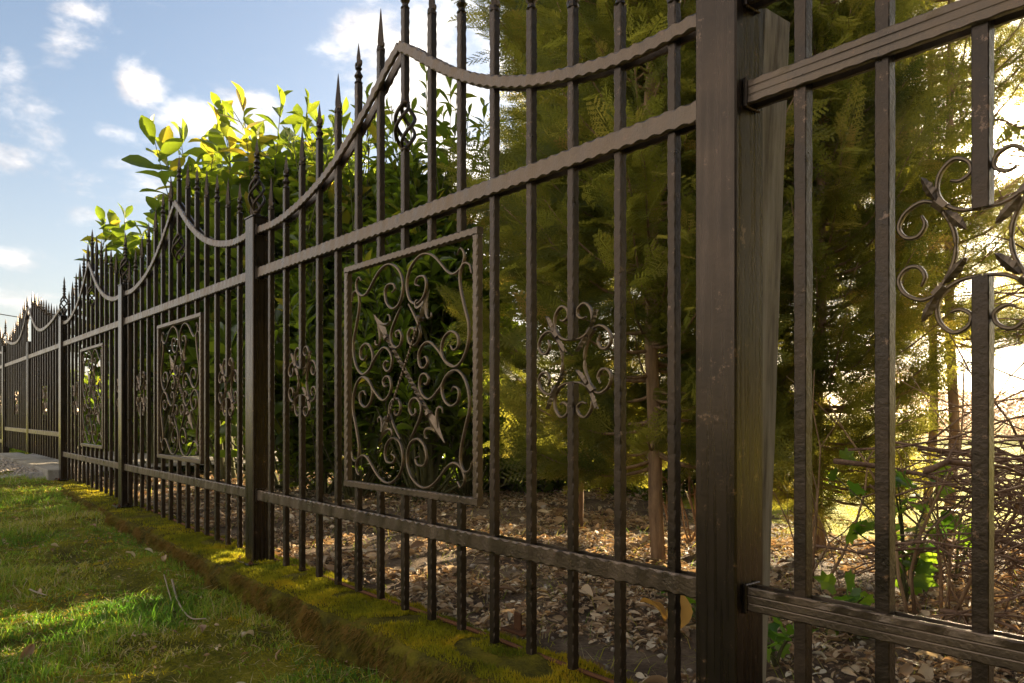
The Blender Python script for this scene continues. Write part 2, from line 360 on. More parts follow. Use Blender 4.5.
def build_frame_meshes():
    fr = MB()
    def sq(pts, h=.0095):
        p = np.array(pts); n = int(np.linalg.norm(p[1]-p[0])/.012); d = (p[1]-p[0])/np.linalg.norm(p[1]-p[0]); nn = np.array([-d[1], d[0]]); rings = []
        for i in range(n+1):
            c = p[0]+(p[1]-p[0])*i/n; a = .001+(.0028 if i % 2 else 0); b = .001+(.0028 if i % 2 == 0 else 0)
            rings.append([(c[0]+nn[0]*o, yy, c[1]+nn[1]*o) for o, yy in ((-h, -h+a), (-h+a, -h), (h-b, -h), (h, -h+b), (h, h-a), (h-a, h), (-h+b, h), (-h, h-b))])
        loft(fr, rings)
    e = FH
    sq([(-e-.0095, e), (e+.0095, e)]); sq([(-e-.0095, -e), (e+.0095, -e)]); sq([(-e, -e+.0098), (-e, e-.0098)]); sq([(e, -e+.0098), (e, e-.0098)])
    scrolls = []
    for sx in (1, -1):
        for sz in (1, -1):
            m = MB()
            for i, Q in enumerate(QUAD): ribbon(m, [(sx*a*FH, sz*b*FH) for a, b in Q], y=(.0006*i if sx*sz > 0 else -.0006*i-.0003))
            scrolls.append(m.mesh('scroll', M['iron_scroll'], False))
    A1 = arrow_mb((-.185, .175), (.170, -.185), .0068, .98, 26, .010)
    A2 = arrow_mb((.135, .205), (-.115, -.195), .0042, .78, 40, -.012)
    return fr.mesh('scroll_frame', M['iron_rail']), scrolls, [A1.mesh('crossed_arrow', M['iron_scroll']), A2.mesh('crossed_arrow', M['iron_scroll'])]
FRAME, SCROLLS, ARROWS = build_frame_meshes()
def q3(a, b):
    px = 510+a/4.875; py = 290+b/4.875; zc = 1078/(px+127); return ((.001440-1/(px+127))/.0000908*P, (414-py)*zc/760-.108)
def build_orn():
    C = q3(268, 350)
    def T(l): return [(q3(a, b)[0]-C[0], q3(a, b)[1]-C[1]) for a, b in l]
    low = T([(266, 452), (225, 462), (195, 490), (180, 535), (186, 588), (212, 622), (240, 606), (246, 572), (226, 552), (206, 558)])
    side = T([(188, 492), (150, 512), (116, 488), (103, 445), (118, 410), (142, 408), (156, 438), (148, 470)])
    mid = T([(216, 352), (214, 390), (205, 430), (188, 475), (176, 500)])
    mbs = []; m = MB()
    for sx in (1, -1):
        for sz in (1, -1):
            for i, l in enumerate((low, side, mid)): ribbon(m, [(sx*a, sz*b) for a, b in l], y=.0007*i, th=.0027, dp=.0042, n=5)
            jx, jz = T([(186, 490)])[0]
            tube(m, [(sx*(jx-.006), 0, sz*(jz-.006)), (sx*(jx+.006), 0, sz*(jz+.006))], .0085, 6)
            for (a, b), (c, d) in ((T([(186, 490), (148, 600)])), (T([(190, 480), (250, 380)]))):
                st = np.array([sx*a, sz*b]); en = np.array([sx*c, sz*d]); dv = en-st; n = np.array([-dv[1], dv[0]])
                V = []; Fq = []
                K = 8
                for i in range(K+1):
                    t = i/K; w = .125*math.sin(math.pi*min(1, t*.93+.04))**.8*(1+(.16 if i % 2 else -.1)); c0 = st+dv*(.12+t*.72)
                    V += [(c0[0]+n[0]*w, -.004-.003*t, c0[1]+n[1]*w), (c0[0], -.0095-.002*t, c0[1]), (c0[0]-n[0]*w, -.004-.003*t, c0[1]-n[1]*w), (c0[0], .001, c0[1])]
                Fq = [(i*4+j, i*4+(j+1) % 4, i*4+4+(j+1) % 4, i*4+4+j) for i in range(K) for j in range(4)]+[(0, 1, 2, 3), (K*4+3, K*4+2, K*4+1, K*4)]
                lf = MB(); lf.add(V, Fq); mbs.append(lf.mesh('iron_leaf', M['iron_scroll']))
    return m.mesh('leaf_scroll', M['iron_scroll']), mbs
ORN, OLEAF = build_orn()
def catenary(x0, x1, n=7):
    """rail dips by each post and climbs to a point over the middle picket"""
    c = (x0+x1)/2; hw = (x1-x0)/2
    pr = np.array([(0, .988), (.07, .948), (.16, .886), (.28, .815), (.42, .752), (.56, .710), (.70, .684), (.84, .668), (1.0, .676)])
    t = np.linspace(0, 1, 31); h = np.interp(t, pr[:, 0], pr[:, 1])
    k = np.convolve(np.pad(h, 2, mode='edge'), np.ones(5)/5, 'valid'); k[:3] = h[:3]
    right = [(c+t[i]*hw, EZ+k[i]) for i in range(31)]
    return [(2*c-x, z) for x, z in right[::-1]], right
def panel(x0, x1, n, label, orn_h=.108, orn=(2, 12), cx=None, hw=.009, nd=.0020, pitch=None, plain=False):
    """x0,x1: faces of the posts; n pickets"""
    zb = float(wall_z((x0+x1)/2)); root = empty('iron_fence', ((x0+x1)/2, 0, zb)); tag(root, label, 'fence panel', 'wrought iron fence panels')
    ox = (x0+x1)/2; PP = pitch or P; sk = dict(depth=.0011, groove=True) if plain else {}
    def L(m):  # shift into local coordinates
        for v in m.v: v[:, 0] -= ox; v[:, 2] -= zb
        return m
    for z, nm in ((EZ+.518, 'top_rail'), (EZ-.298, 'bottom_rail')):
        m = MB(); strip(m, [(x0, z), (x1, z)], .0195, -.0175, -.0095, **sk); strip(m, [(x0, z), (x1, z)], .0195, .0175, .0095, **sk)
        L(m).build(nm, M['iron_rail'], root)
    for xe, sg in ((x0, 1), (x1, -1)):
        for z, hh in ((EZ+.518, .024), (EZ-.298, .024), (EZ+.676, .019)):
            m = MB(); xa, xb = sorted((xe+sg*.0005, xe+sg*.007)); box(m, xa, xb, -.0215, .0215, z-hh, z+hh, .0015); L(m).build('rail_lug', M['post'], root)
    a, b = catenary(x0, x1); m = MB()
    for q, tr in ((a, 1), (b, 1)):
        strip(m, q, .0145, -.0172, -.0087, period=.030); strip(m, q, .0145, .0172, .0087, period=.030)
    L(m).build('curved_rail', M['iron_rail'], root)
    mid = (n-1)//2; cx = (x0+x1)/2 if cx is None else cx
    for i in range(n):
        x = cx+(i-mid)*PP; k = mid-abs(i-mid)
        tip = EZ+.852+.048*k+(7-mid)*.048+(.02 if i == mid else 0); top = tip-.118
        bot = float(wall_z(x))+.028+rng.uniform(-.004, .004)
        m = MB(); segs = [(bot, top)]
        if abs(i-mid) <= 2: segs = [(bot, FZ-FH-.008), (FZ+FH+.008, top)]
        if i == mid: segs = [segs[0], (FZ+FH+.008, EZ+.712), (EZ+.832, top)]
        if i in orn: segs = [(bot, EZ+orn_h-.045), (EZ+orn_h+.043, top)]
        for s0, s1 in segs:
            m = MB(); hammered_bar(m, x, 0, s0, s1, hw=hw, ph=i, nd=nd); pk = L(m).build('picket', M['iron'], root)
        kind = 'fleur' if (i % 2 == 0 if mid % 2 == 0 else i % 2 == 1) or i == mid else 'spear'
        s = add_child('fleur_tip' if kind == 'fleur' else 'spear_tip', SPEAR[kind], pk, (x-ox, 0, top-zb)); s.scale = (1, 1, 1.0 if kind == 'spear' else 1.05)
        if i == mid: add_child('twisted_basket', BASKET, pk, (x-ox, 0, EZ+.710-zb))
        if i in orn:
            add_child('leaf_scroll', ORN, pk, (x-ox, 0, EZ+orn_h-zb))
            for lf in OLEAF: add_child('iron_leaf', lf, pk, (x-ox, 0, EZ+orn_h-zb))
    fr = add_child('scroll_frame', FRAME, root, (cx-ox, 0, FZ-zb))
    for s in SCROLLS: add_child('scroll', s, fr)
    for s in ARROWS: add_child('crossed_arrow', s, fr)
    return root
post(XP[1], 'dark square iron post with twisted finial, second from the widest one')
post(XP[2], 'square iron post between the two fence panels just before the driveway gate')
post(XP[3], 'square iron post where the fence ends and the driveway gate begins')
post(XP[0], 'widest dark iron post, nearest the viewer, before a leaning grey timber', top=EZ+.735, w=.0395, d=.040)
post(XP[-1], 'square iron post at the near right end of the fence')
panel(XP[1]+.038, XP[0]-.0395, 15, 'large black fence panel with arrow scrollwork left of the widest post', cx=-1.747)
panel(XP[2]+.038, XP[1]-.038, 15, 'black fence panel of fifteen pickets in front of the tallest laurel shoots', cx=-3.715)
panel(XP[3]+.038, XP[2]-.038, 13, 'narrower black fence panel of thirteen pickets next to the driveway gate', cx=-5.552)
panel(XP[0]+.0395, XP[-1]-.038, 15, 'nearest fence panel right of the widest post, in front of the brushwood', orn_h=.222, cx=-.606+7*.1235, hw=.0102, nd=.0007, pitch=.1235, plain=True)
# driveway gate: two leaves, then the fence goes on
def gate_leaf(x0, x1, label, flip):
    root = empty('gate_leaf', ((x0+x1)/2, 0, .18)); tag(root, label, 'gate', 'leaves of the driveway gate'); ox = (x0+x1)/2
    def L(m):
        for v in m.v: v[:, 0] -= ox; v[:, 2] -= .18
        return m
    for z, nm in ((EZ+.518, 'top_rail'), (EZ-.155, 'bottom_rail')):
        m = MB(); strip(m, [(x0, z), (x1, z)], .0195, -.0170, -.0085); strip(m, [(x0, z), (x1, z)], .0195, .0170, .0085); L(m).build(nm, M['iron_rail'], root)
    t = np.linspace(0, 1, 31); pr = np.array([(0, .80), (.12, .765), (.3, .720), (.5, .700), (.65, .712), (.78, .77), (.9, .87), (1, .985)]); h = np.interp(t, pr[:, 0], pr[:, 1]); h = np.convolve(np.pad(h, 2, mode='edge'), np.ones(5)/5, 'valid')
    xs = x1-(x1-x0)*t if not flip else x0+(x1-x0)*t
    q = sorted([(xs[i], EZ+h[i]) for i in range(31)]); m = MB(); strip(m, q, .0145, -.0172, -.0087); strip(m, q, .0145, .0172, .0087); L(m).build('curved_rail', M['iron_rail'], root)
    for xx in (x0+.015, x1-.015):
        m = MB(); box(m, xx-.015, xx+.015, -.0195, .0195, .20, EZ+.66, .002); L(m).build('stile', M['post'], root)
    n = 12; ws = (x1-x0-.03)/(n+1)
    for i in range(n):
        x = x0+.015+ws*(i+1); f = ((x1-x)/(x1-x0)) if not flip else ((x-x0)/(x1-x0))
        tip = EZ+.85+.28*max(0, f-.2)/.8; top = tip-.118; m = MB()
        segs = [(.20, top)]
        if i in (5, 6): segs = [(.20, EZ+.112-.12), (EZ+.112+.12, top)]
        for a, b in segs:
            m = MB(); hammered_bar(m, x, 0, a, b, step=.03); pk = L(m).build('picket', M['iron'], root)
        kk = 'fleur' if i % 2 else 'spear'
        add_child('fleur_tip' if i % 2 else 'spear_tip', SPEAR[kk], pk, (x-ox, 0, top-.18))
    o = add_child('leaf_scroll', ORN, root, (0, 0, EZ+.112-.18))
    for lf in OLEAF: add_child('iron_leaf', lf, o)
    return root
post(-9.79, 'farthest square iron post beyond the driveway gate')
gate_leaf(-8.12, -6.545, 'near leaf of the driveway gate, hung on the post by the sunlit moss', False)
gate_leaf(-9.735, -8.16, 'far leaf of the driveway gate above the pale concrete sill', True)
panel(-11.75, -9.83, 15, 'farthest fence panel, at the left edge beyond the driveway gate')
# ------------------------------------------------------------------ setting
def sheet(name, xs, ys, zf, mat, kind='structure'):
    X, Y = np.meshgrid(xs, ys, indexing='ij'); Z = zf(X, Y); n, k = X.shape
    v = np.stack([X, Y, Z], -1).reshape(-1, 3); i = np.arange(n-1)[:, None]; j = np.arange(k-1)[None]
    f = np.stack([i*k+j, (i+1)*k+j, (i+1)*k+j+1, i*k+j+1], -1).reshape(-1, 4)
    m = MB(); m.add(v, f); o = m.build(name, mat, smooth=True); o['kind'] = kind; return o
def lin(a, b, s): return np.linspace(a, b, int(abs(b-a)/s)+1)
LX = [-40, -10.2, -9.9, -7.0, -6.5, -4.7, -3.5, -2.7, 5]; LZ = [.06, .08, .09, .09, .05, -.015, -.07, -.105, -.115]
def lawn_z(X, Y):
    b = np.interp(X, LX, LZ)
    b = b-.02*np.clip((-Y-1), 0, 6)
    e = (fbm(X*1.6, Y*1.6, 0, 3, 3)-.5)*.06+(fbm(X*7, Y*7, 0, 3, 5)-.5)*.05+(fbm(X*24, Y*24, 0, 2, 8)-.5)*.022
    return b+e*np.clip((-.09-Y)*6+.35, 0, 1)
def drive_mask(X, Y):   # 1 on the drive
    e = .25*(fbm(X*1.3+9, Y*1.3, 0, 3, 21)-.5)
    near = -6.62-.35*np.clip(-Y, 0, 3)+e*1.2; far = -9.7+e-.1*np.clip(-Y, 0, 3)
    return np.clip((near-X)/.12, 0, 1)*np.clip((X-far)/.12, 0, 1)
def gbed_z(X, Y): return -.035+(fbm(X*1.1, Y*1.1, 0, 3, 31)-.5)*.06+(fbm(X*6, Y*6, 0, 3, 33)-.5)*.03+np.interp(X, WX, WZ)*.8
sheet('ground', np.concatenate([np.linspace(-440, -30, 12), np.linspace(-25, 25, 14), np.linspace(30, 440, 12)]), np.concatenate([np.linspace(-440, -30, 12), np.linspace(-25, 25, 14), np.linspace(30, 440, 12)]), lambda X, Y: 0*X-.30, M['field'])
sheet('lawn', lin(-14, 2.5, .04), np.concatenate([lin(-9, -3.05, .12), lin(-3, -.075, .03)]), lawn_z, M['turf'])
def dz(X, Y):
    z = np.interp(Y, [-3, -1.4, -.5, -.1, .1, 12], [-.08, -.02, .06, .105, .115, .10])+(fbm(X*3, Y*3, 0, 3, 44)-.5)*.012
    m = drive_mask(X, Y); m2 = np.where(Y > .1, 1.0, m)
    edge = np.clip((Y-.1)*4, 0, 1)
    return np.where(m > 0, z+.004, lawn_z(X, Y)-.03)*(1-edge)+edge*(z+.004) if True else z
sheet('driveway', lin(-10.1, -6.62, .04), np.concatenate([lin(-8, -2.1, .12), lin(-2, .2, .03), lin(.3, 9, .15)]), dz, M['gravel'])
m = MB(); box(m, -9.74, -6.55, -.10, .12, .0, .135, .006); o = m.build('concrete_sill', M['concrete']); tag(o, 'long pale concrete sill under the driveway gate', 'sill')
sheet('garden_bed', lin(-6.6, 3.5, .035), lin(.08, 2.9, .03), gbed_z, M['soil'])
sheet('meadow', np.concatenate([np.linspace(-400, -20, 20), np.linspace(-18, 18, 60), np.linspace(20, 400, 20)]), np.concatenate([np.linspace(.5, 20, 60), np.linspace(24, 400, 40)]), lambda X, Y: -.075+(fbm(X*.5, Y*.5, 0, 3, 61)-.5)*.10+np.clip((Y-5)*.004, 0, .3)-.06*np.clip((X+6.6)*-3, 0, 1)*np.clip((X+10.2)*3, 0, 1), M['field'])
# mossy low wall
def wall_pt(x, s):
    """s 0..1 round the profile: lawn foot -> front face -> top -> garden side"""
    top = wall_z(x)
    foot = np.interp(x, LX, LZ)-.07
    yy = np.interp(s, [0, .30, .38, .44, .92, .96, 1], [-.138, -.126, -.120, -.088, .105, .125, .135])
    zz = np.interp(s, [0, .30, .38, .44, .92, .96, 1], [0, .80, .95, 1, 1, .93, 0])
    z = foot+(top-foot)*zz
    d = (fbm(x*5, yy*5+s*2, z*5, 4, 71)-.5)
    d2 = (fbm(x*19, yy*19, z*19, 3, 73)-.5)
    front = np.interp(s, [0, .3, .42, .6], [1, 1, .7, .25])
    return yy-(d*.085+d2*.055)*front, z+(d*.035+d2*.024)*np.interp(s, [0, .3, .5, 1], [.4, .8, 1, 1])-.004
xs = lin(-6.52, 1.6, .012); ss = np.linspace(0, 1, 44)
X, S_ = np.meshgrid(xs, ss, indexing='ij'); Yw, Zw = wall_pt(X, S_)
n, k = X.shape; i = np.arange(n-1)[:, None]; j = np.arange(k-1)[None]
mw = MB(); mw.add(np.stack([X, Yw, Zw], -1).reshape(-1, 3), np.stack([i*k+j, (i+1)*k+j, (i+1)*k+j+1, i*k+j+1], -1).reshape(-1, 4))
wl = mw.build('low_wall', M['mossbase'], smooth=True); tag(wl, 'low moss-covered plinth wall running under the iron fence', 'wall')
# moss fronds: short tufts over wall
def blades(mb, T, length, width, lean, var, segs=2, up=None):
    n = len(T); a = rng.uniform(0, 2*math.pi, n); ld = np.stack([np.cos(a), np.sin(a)], 1)*lean[:, None]
    sd = np.stack([-np.sin(a), np.cos(a), 0*a], 1)
    b2 = rng.uniform(0, 2*math.pi, n); sd = np.stack([np.cos(b2), np.sin(b2), 0*a], 1)
    up = np.tile([0, 0, 1.], (n, 1)) if up is None else up
    V = []
    for q in range(segs+1):
        t = q/segs; c = T+up*(length*t*(1-.25*lean*t))[:, None]+np.concatenate([ld*(length*t*t)[:, None], np.zeros((n, 1))], 1)
        w = width*(1-t*.75) if q < segs else width*0
        if q < segs: V += [c-sd*w[:, None], c+sd*w[:, None]]
        else: V += [c]
    k = 2*segs+1; V = np.stack(V, 1).reshape(-1, 3); base = (np.arange(n)*k)[:, None]
    for q in range(segs-1): mb.f.extend((base+np.array([2*q, 2*q+1, 2*q+3, 2*q+2])+mb.n).tolist())
    mb.f.extend((base+np.array([2*segs-2, 2*segs-1, 2*segs])+mb.n).tolist())
    mb.v.append(V); mb.a.append(np.repeat(var, k)); mb.n += len(V)
n = 130000
px_ = -6.5+7.6*rng.random(n)**.8*1.0; px_ = np.where(rng.random(n) < .5, rng.uniform(-3.6, -.6, n), px_)
s_ = rng.uniform(.02, .98, n); y_, z_ = wall_pt(px_, s_)
nrm = np.stack([0*s_, np.interp(s_, [0, .3, .44, 1], [-1, -1, 0, 0]), np.interp(s_, [0, .3, .44, 1], [.35, .6, 1, 1])], 1); nrm += rdir(n)*.35; nrm /= np.linalg.norm(nrm, axis=1)[:, None]
keep = (s_ > .40) & (fbm(px_*9, y_*9, 3, 3, 83) > .36); px_, y_, z_, nrm, s_ = px_[keep], y_[keep], z_[keep], nrm[keep], s_[keep]; n = len(px_)
mm = MB(); mv = np.clip(fbm(px_*6, y_*6, z_*6, 4, 81)*1.5-.35+rng.normal(0, .10, n), 0, 1)
blades(mm, np.stack([px_, y_, z_-.001], 1), rng.uniform(.005, .017, n), rng.uniform(.0010, .0022, n), rng.uniform(0, .6, n), mv, 1, nrm)
tag(mm.build('moss', M['moss']), kind='stuff', label='golden green moss carpeting the low wall', cat='moss')
n = 42000; px_ = rng.uniform(-6.4, -.5, n); s_ = rng.uniform(.10, .46, n); y_, z_ = wall_pt(px_, s_); nrm = np.stack([rng.normal(0, .3, n), -rng.uniform(.35, .9, n), -rng.uniform(.1, 1.0, n)], 1); nrm /= np.linalg.norm(nrm, axis=1)[:, None]
cl_ = fbm(px_*14, z_*14, 0, 3, 87); k_ = cl_ > .33; mm = MB(); blades(mm, np.stack([px_, y_, z_], 1)[k_], rng.uniform(.010, .028, n)[k_]*(.4+cl_[k_]), rng.uniform(.0010, .0022, n)[k_], rng.uniform(0, .3, n)[k_], np.clip(.78+(cl_[k_]-.5)*1.3+rng.normal(0, .12, k_.sum()), 0, 1), 2, nrm[k_])
tag(mm.build('hanging_moss', M['moss_dark']), kind='stuff', label='brownish moss strands hanging down the wall face', cat='moss')
def litter_template():
    v = []; K = 4
    for i in range(K+1):
        t = i/K; w = .5*math.sin(math.pi*(.06+.9*t))**.8; z = .22*math.sin(t*2.6)
        v += [(-w*.5, t-.5, z+.12), (0, t-.5, z), (w*.5, t-.5, z+.10)]
    f = [(3*i+j, 3*i+j+1, 3*i+j+4, 3*i+j+3) for i in range(K) for j in range(2)]
    return np.array(v), f
# grass
def in_view(x, y, pad=30):
    dx, dy = x, y-CY; z = dx*FWD[0]+dy*FWD[1]; r = dx*RGT[0]+dy*RGT[1]; px = 512+F*r/np.maximum(z, .05)
    return (z > .3) & (px > -pad) & (px < 1024+pad), z
def scatter(n, x0, x1, y0, y1):
    x = rng.uniform(x0, x1, n); y = rng.uniform(y0, y1, n); ok, z = in_view(x, y, 60); keep = ok & (rng.random(n) < np.clip(2.6/np.maximum(z, .5), .12, 1)); return x[keep], y[keep]
gx, gy = scatter(420000, -9.5, -.9, -4.2, -.10)
dn = fbm(gx*3.1, gy*3.1, 0, 4, 91); d2 = fbm(gx*14, gy*14, 0, 2, 93)
keep = (dn*.6+d2*.4 > .34+.10*rng.random(len(gx))) & (drive_mask(gx, gy) < .3)
gx, gy, dn = gx[keep], gy[keep], dn[keep]
gz = lawn_z(gx, gy); n = len(gx)
col = np.clip(.25+(fbm(gx*2.2, gy*2.2, 0, 3, 95)-.5)*1.5+rng.normal(0, .19, n)+(rng.random(n) < .08)*.5, 0, 1)
ln_ = (.012+.055*np.clip(dn-.42, 0, .3)/.3*rng.random(n)+.012*rng.random(n))*np.where(rng.random(n) < .03, 1.8, 1)
gb = MB(); blades(gb, np.stack([gx, gy, gz-.003], 1), ln_, rng.uniform(.0011, .0026, n), rng.uniform(.15, 1.3, n), col, 3)
tag(gb.build('grass', M['grass']), kind='stuff', label='short shaded grass on the verge before the wall', cat='grass')
gx, gy = scatter(26000, -8.5, -.9, -3.6, -.10); k = drive_mask(gx, gy) < .4; gx, gy = gx[k], gy[k]; n = len(gx)
db = MB(); dd = rdir(n, -.12, .35); blades(db, np.stack([gx, gy, lawn_z(gx, gy)+.012], 1), rng.uniform(.02, .07, n), rng.uniform(.0007, .0018, n), rng.uniform(0, .4, n), np.clip(rng.normal(.92, .10, n), 0, 1), 2, dd)
tag(db.build('thatch', M['grass']), kind='stuff', label='straw-coloured dead blades lying in the verge', cat='thatch')
gx, gy = scatter(5200, -8.5, -.9, -3.6, -.13); k = drive_mask(gx, gy) < .4; gx, gy = gx[k], gy[k]; n = len(gx); sz = rng.lognormal(-4.5, .4, n)
_b = MB(); inst(_b, *litter_template(), basis(rdir(n, -.4, .4), np.tile([0, 0, 1.], (n, 1)), rng.normal(0, .9, n)), np.stack([gx, gy, lawn_z(gx, gy)+.010], 1), np.stack([sz*rng.uniform(.5, 1.2, n), sz, sz], 1), np.clip(rng.beta(1.6, 2.6, n), 0, 1))
tag(_b.build('verge_litter', M['litter'], smooth=True), kind='stuff', label='crumbs of brown leaf scattered through the verge', cat='leaf litter')
# yellow moss tufts between the grass
gx, gy = scatter(160000, -8.5, -.9, -3.4, -.10)
dn = fbm(gx*3.1, gy*3.1, 0, 4, 91); keep = (dn < .60) & (drive_mask(gx, gy) < .6); gx, gy = gx[keep], gy[keep]; n = len(gx)
mm = MB(); up = rdir(n, .3, 1); blades(mm, np.stack([gx, gy, lawn_z(gx, gy)-.001], 1), rng.uniform(.006, .020, n), rng.uniform(.0013, .0032, n), rng.uniform(0, 1.0, n), np.clip(fbm(gx*5, gy*5, 0, 3, 97)*1.4-.25+rng.normal(0, .12, n), 0, 1), 1, up)
tag(mm.build('verge_moss', M['moss']), kind='stuff', label='olive moss filling the bare spots of the verge', cat='moss')
# garden leaf litter
LT, LF = litter_template()
gx, gy = scatter(150000, -7.0, 2.2, .09, 3.0); k = fbm(gx*4.5, gy*4.5, 0, 3, 55) > .36+.16*rng.random(len(gx)); gx, gy = gx[k], gy[k]; n = len(gx)
gz = gbed_z(gx, gy)
Rm = basis(rdir(n, -.35, .35), np.tile([0, 0, 1.], (n, 1)), rng.normal(0, .7, n)); sz = rng.lognormal(-4.1, .5, n)
lb = MB(); inst(lb, LT, LF, Rm, np.stack([gx, gy, gz+.004+rng.random(n)*.012], 1), np.stack([sz*rng.uniform(.5, 1.3, n), sz, sz*rng.uniform(.4, 1.4, n)], 1), np.clip(rng.beta(2, 2, n)*1.1, 0, 1))
tag(lb.build('leaf_litter', M['litter'], smooth=True), kind='stuff', label='brown sunlit leaf litter behind the fence', cat='leaf litter')
# thin dry bits & twiglets & seedlings in garden
gx, gy = scatter(16000, -7.0, 2.2, .09, 4.6); n = len(gx)
tw = MB(); blades(tw, np.stack([gx, gy, gbed_z(gx, gy)], 1), rng.uniform(.02, .09, n), rng.uniform(.0006, .0016, n), rng.uniform(.6, 2.5, n), np.clip(rng.normal(.75, .25, n), 0, 1), 2)
tag(tw.build('dry_stalks', M['grass']), kind='stuff', label='dry stalks and thin grass among the litter', cat='dry grass')
oct_v = np.array([(1, 0, 0), (0, 1, 0), (-1, 0, 0), (0, -1, 0), (0, 0, 1), (0, 0, -1), (.65, .65, .3), (-.6, .62, .25), (-.65, -.6, .3), (.6, -.65, .25)])
oct_f = [(0, 6, 4), (6, 1, 4), (1, 7, 4), (7, 2, 4), (2, 8, 4), (8, 3, 4), (3, 9, 4), (9, 0, 4), (0, 5, 1), (1, 5, 2), (2, 5, 3), (3, 5, 0), (0, 1, 6), (1, 2, 7), (2, 3, 8), (3, 0, 9)]
gx, gy = scatter(4000, -6.5, 1.5, .10, 3.0); n = len(gx); sz = rng.lognormal(-4.75, .35, n)
pb = MB(); inst(pb, oct_v, oct_f, basis(rdir(n), rdir(n)), np.stack([gx, gy, gbed_z(gx, gy)+sz*.3], 1), np.stack([sz, sz*.8, sz*.6], 1), rng.random(n))
tag(pb.build('pebbles', M['stone'], smooth=True), kind='stuff', label='small pale stones scattered in the litter', cat='pebbles')
gx = rng.uniform(-10, -6.6, 9000); gy = rng.uniform(-2.2, 0, 9000)-.12; ok = drive_mask(gx, gy) > .5; gx, gy = gx[ok], gy[ok]; n = len(gx); sz = rng.lognormal(-4.7, .3, n)
pb = MB(); inst(pb, oct_v, oct_f, basis(rdir(n), rdir(n)), np.stack([gx, gy, dz(gx, gy)+sz*.2], 1), np.stack([sz, sz*.8, sz*.6], 1), rng.random(n))
tag(pb.build('gravel', M['stone'], smooth=True), kind='stuff', label='loose gravel on the drive before the gate', cat='gravel')
# ------------------------------------------------------------------ laurel
def laurel_leaf():
    v = []; K = 5; ws = [.04, .22, .38, .46, .36, .05]
    for i in range(K+1):
        t = i/K; z = -.16*t*t+.04*math.sin(t*3); w = ws[i]*.5
        v += [(-w, t, z+w*.45), (0, t, z), (w, t, z+w*.45)]
    return np.array(v), [(3*i+j, 3*i+j+1, 3*i+j+4, 3*i+j+3) for i in range(K) for j in range(2)]
LV, LFf = laurel_leaf()
def laurel_mesh(seed, H, RX, RY, nshoot, zlo=.3, narrow=1.0, leaf=.145, lead=0):
    global rng
    old = rng; rng = np.random.default_rng(seed)
    st = MB(); fo = MB(); T = []; D = []; S = []; Vr = []
    for s in range(nshoot+lead):
        LD = s >= nshoot
        a = rng.uniform(0, 2*math.pi); rr = rng.random()**.45; hz = zlo+(H-zlo)*rng.random()**.8
        prof = math.sin(math.pi*min(1, .18+.80*(hz/H)))**.55 if hz/H < .9 else .62*(1-(hz/H-.9)*4)
        if LD: rr = rng.random()**.6*.85; prof = .9; hz = H*rng.uniform(.90, 1.32)*(1-.12*rr)
        p = np.array([RX*rr*prof*math.cos(a), RY*rr*prof*math.sin(a), hz])
        L = rng.uniform(.28, .55) if not LD else rng.uniform(.45, .7); out = np.array([math.cos(a), math.sin(a), 0])*rr
        d = out*(.55 if hz < H*.8 else .28)+np.array([0, 0, 1.])+rng.normal(0, .16, 3); d /= np.linalg.norm(d)
        b = p-d*L; pts = [b+(d*L+out*0)*t+np.array([0, 0, 1])*.05*t*t for t in np.linspace(0, 1, 5)]
        tube(st, pts, np.linspace(.0045, .0022, 5), 4)
        # link towards the bole
        if s % 4 == 0:
            c = np.array([b[0]*.25, b[1]*.25, max(.05, b[2]-.7)]); tube(st, smooth_path([np.array([b[0]*.06, b[1]*.06, max(0, c[2]-.6)]), c, b], 3), np.linspace(.014, .005, 7), 5)
        nl = rng.integers(11, 17) if not LD else rng.integers(10, 14); ang = rng.uniform(0, 6.28); sv = rng.normal(0, .12)+(.12 if hz > H*.78 else 0)
        for q in range(nl):
            t = .25+.75*q/(nl-1); ang += 2.4; c = b+d*L*t
            u = np.cross(d, [1, 0, .1]); u /= np.linalg.norm(u); w = np.cross(d, u); o = u*math.cos(ang)+w*math.sin(ang)
            inc = (.62 if not LD else .85)+.80*(1-t)+rng.normal(0, .18) if q < nl-2 else .35
            T.append(c); D.append(d*math.cos(inc)+o*math.sin(inc)); S.append(leaf*rng.uniform(.75, 1.2)*(1 if q < nl-3 else .75)); Vr.append(np.clip(.42+sv+rng.normal(0, .13)+(.35 if rng.random() < .03 else 0), 0, 1))
    T, D, S = np.array(T), np.array(D), np.array(S)
    Rm = basis(D, np.tile([0, 0, 1.], (len(T), 1))+rng.normal(0, .25, (len(T), 3)), rng.normal(0, .35, len(T)))
    inst(fo, LV, LFf, Rm, T, np.stack([S*narrow*rng.uniform(.9, 1.15, len(S)), S, S*rng.uniform(.3, 1.6, len(S))], 1), np.array(Vr))
    for k in range(4): tube(st, smooth_path([(rng.normal(0, .05), rng.normal(0, .05), -.05), (rng.normal(0, .12), rng.normal(0, .1), H*.3), (rng.normal(0, .25), rng.normal(0, .2), H*.6)], 4), np.linspace(.022, .008, 9), 6)
    rng = old
    return st.mesh('stems', M['stem'], True), fo.mesh('foliage', M['laurel'], True)
LA = laurel_mesh(11, 2.08, .76, .60, 200, zlo=.5, leaf=.19, lead=34)
LE = laurel_mesh(15, 1.86, .72, .55, 105, zlo=.85, leaf=.20, lead=34)
LB = laurel_mesh(12, 2.12, .62, .55, 240, zlo=.5, narrow=.72, leaf=.14, lead=40)
LC = laurel_mesh(13, 1.0, .50, .42, 70, zlo=.30, leaf=.12)
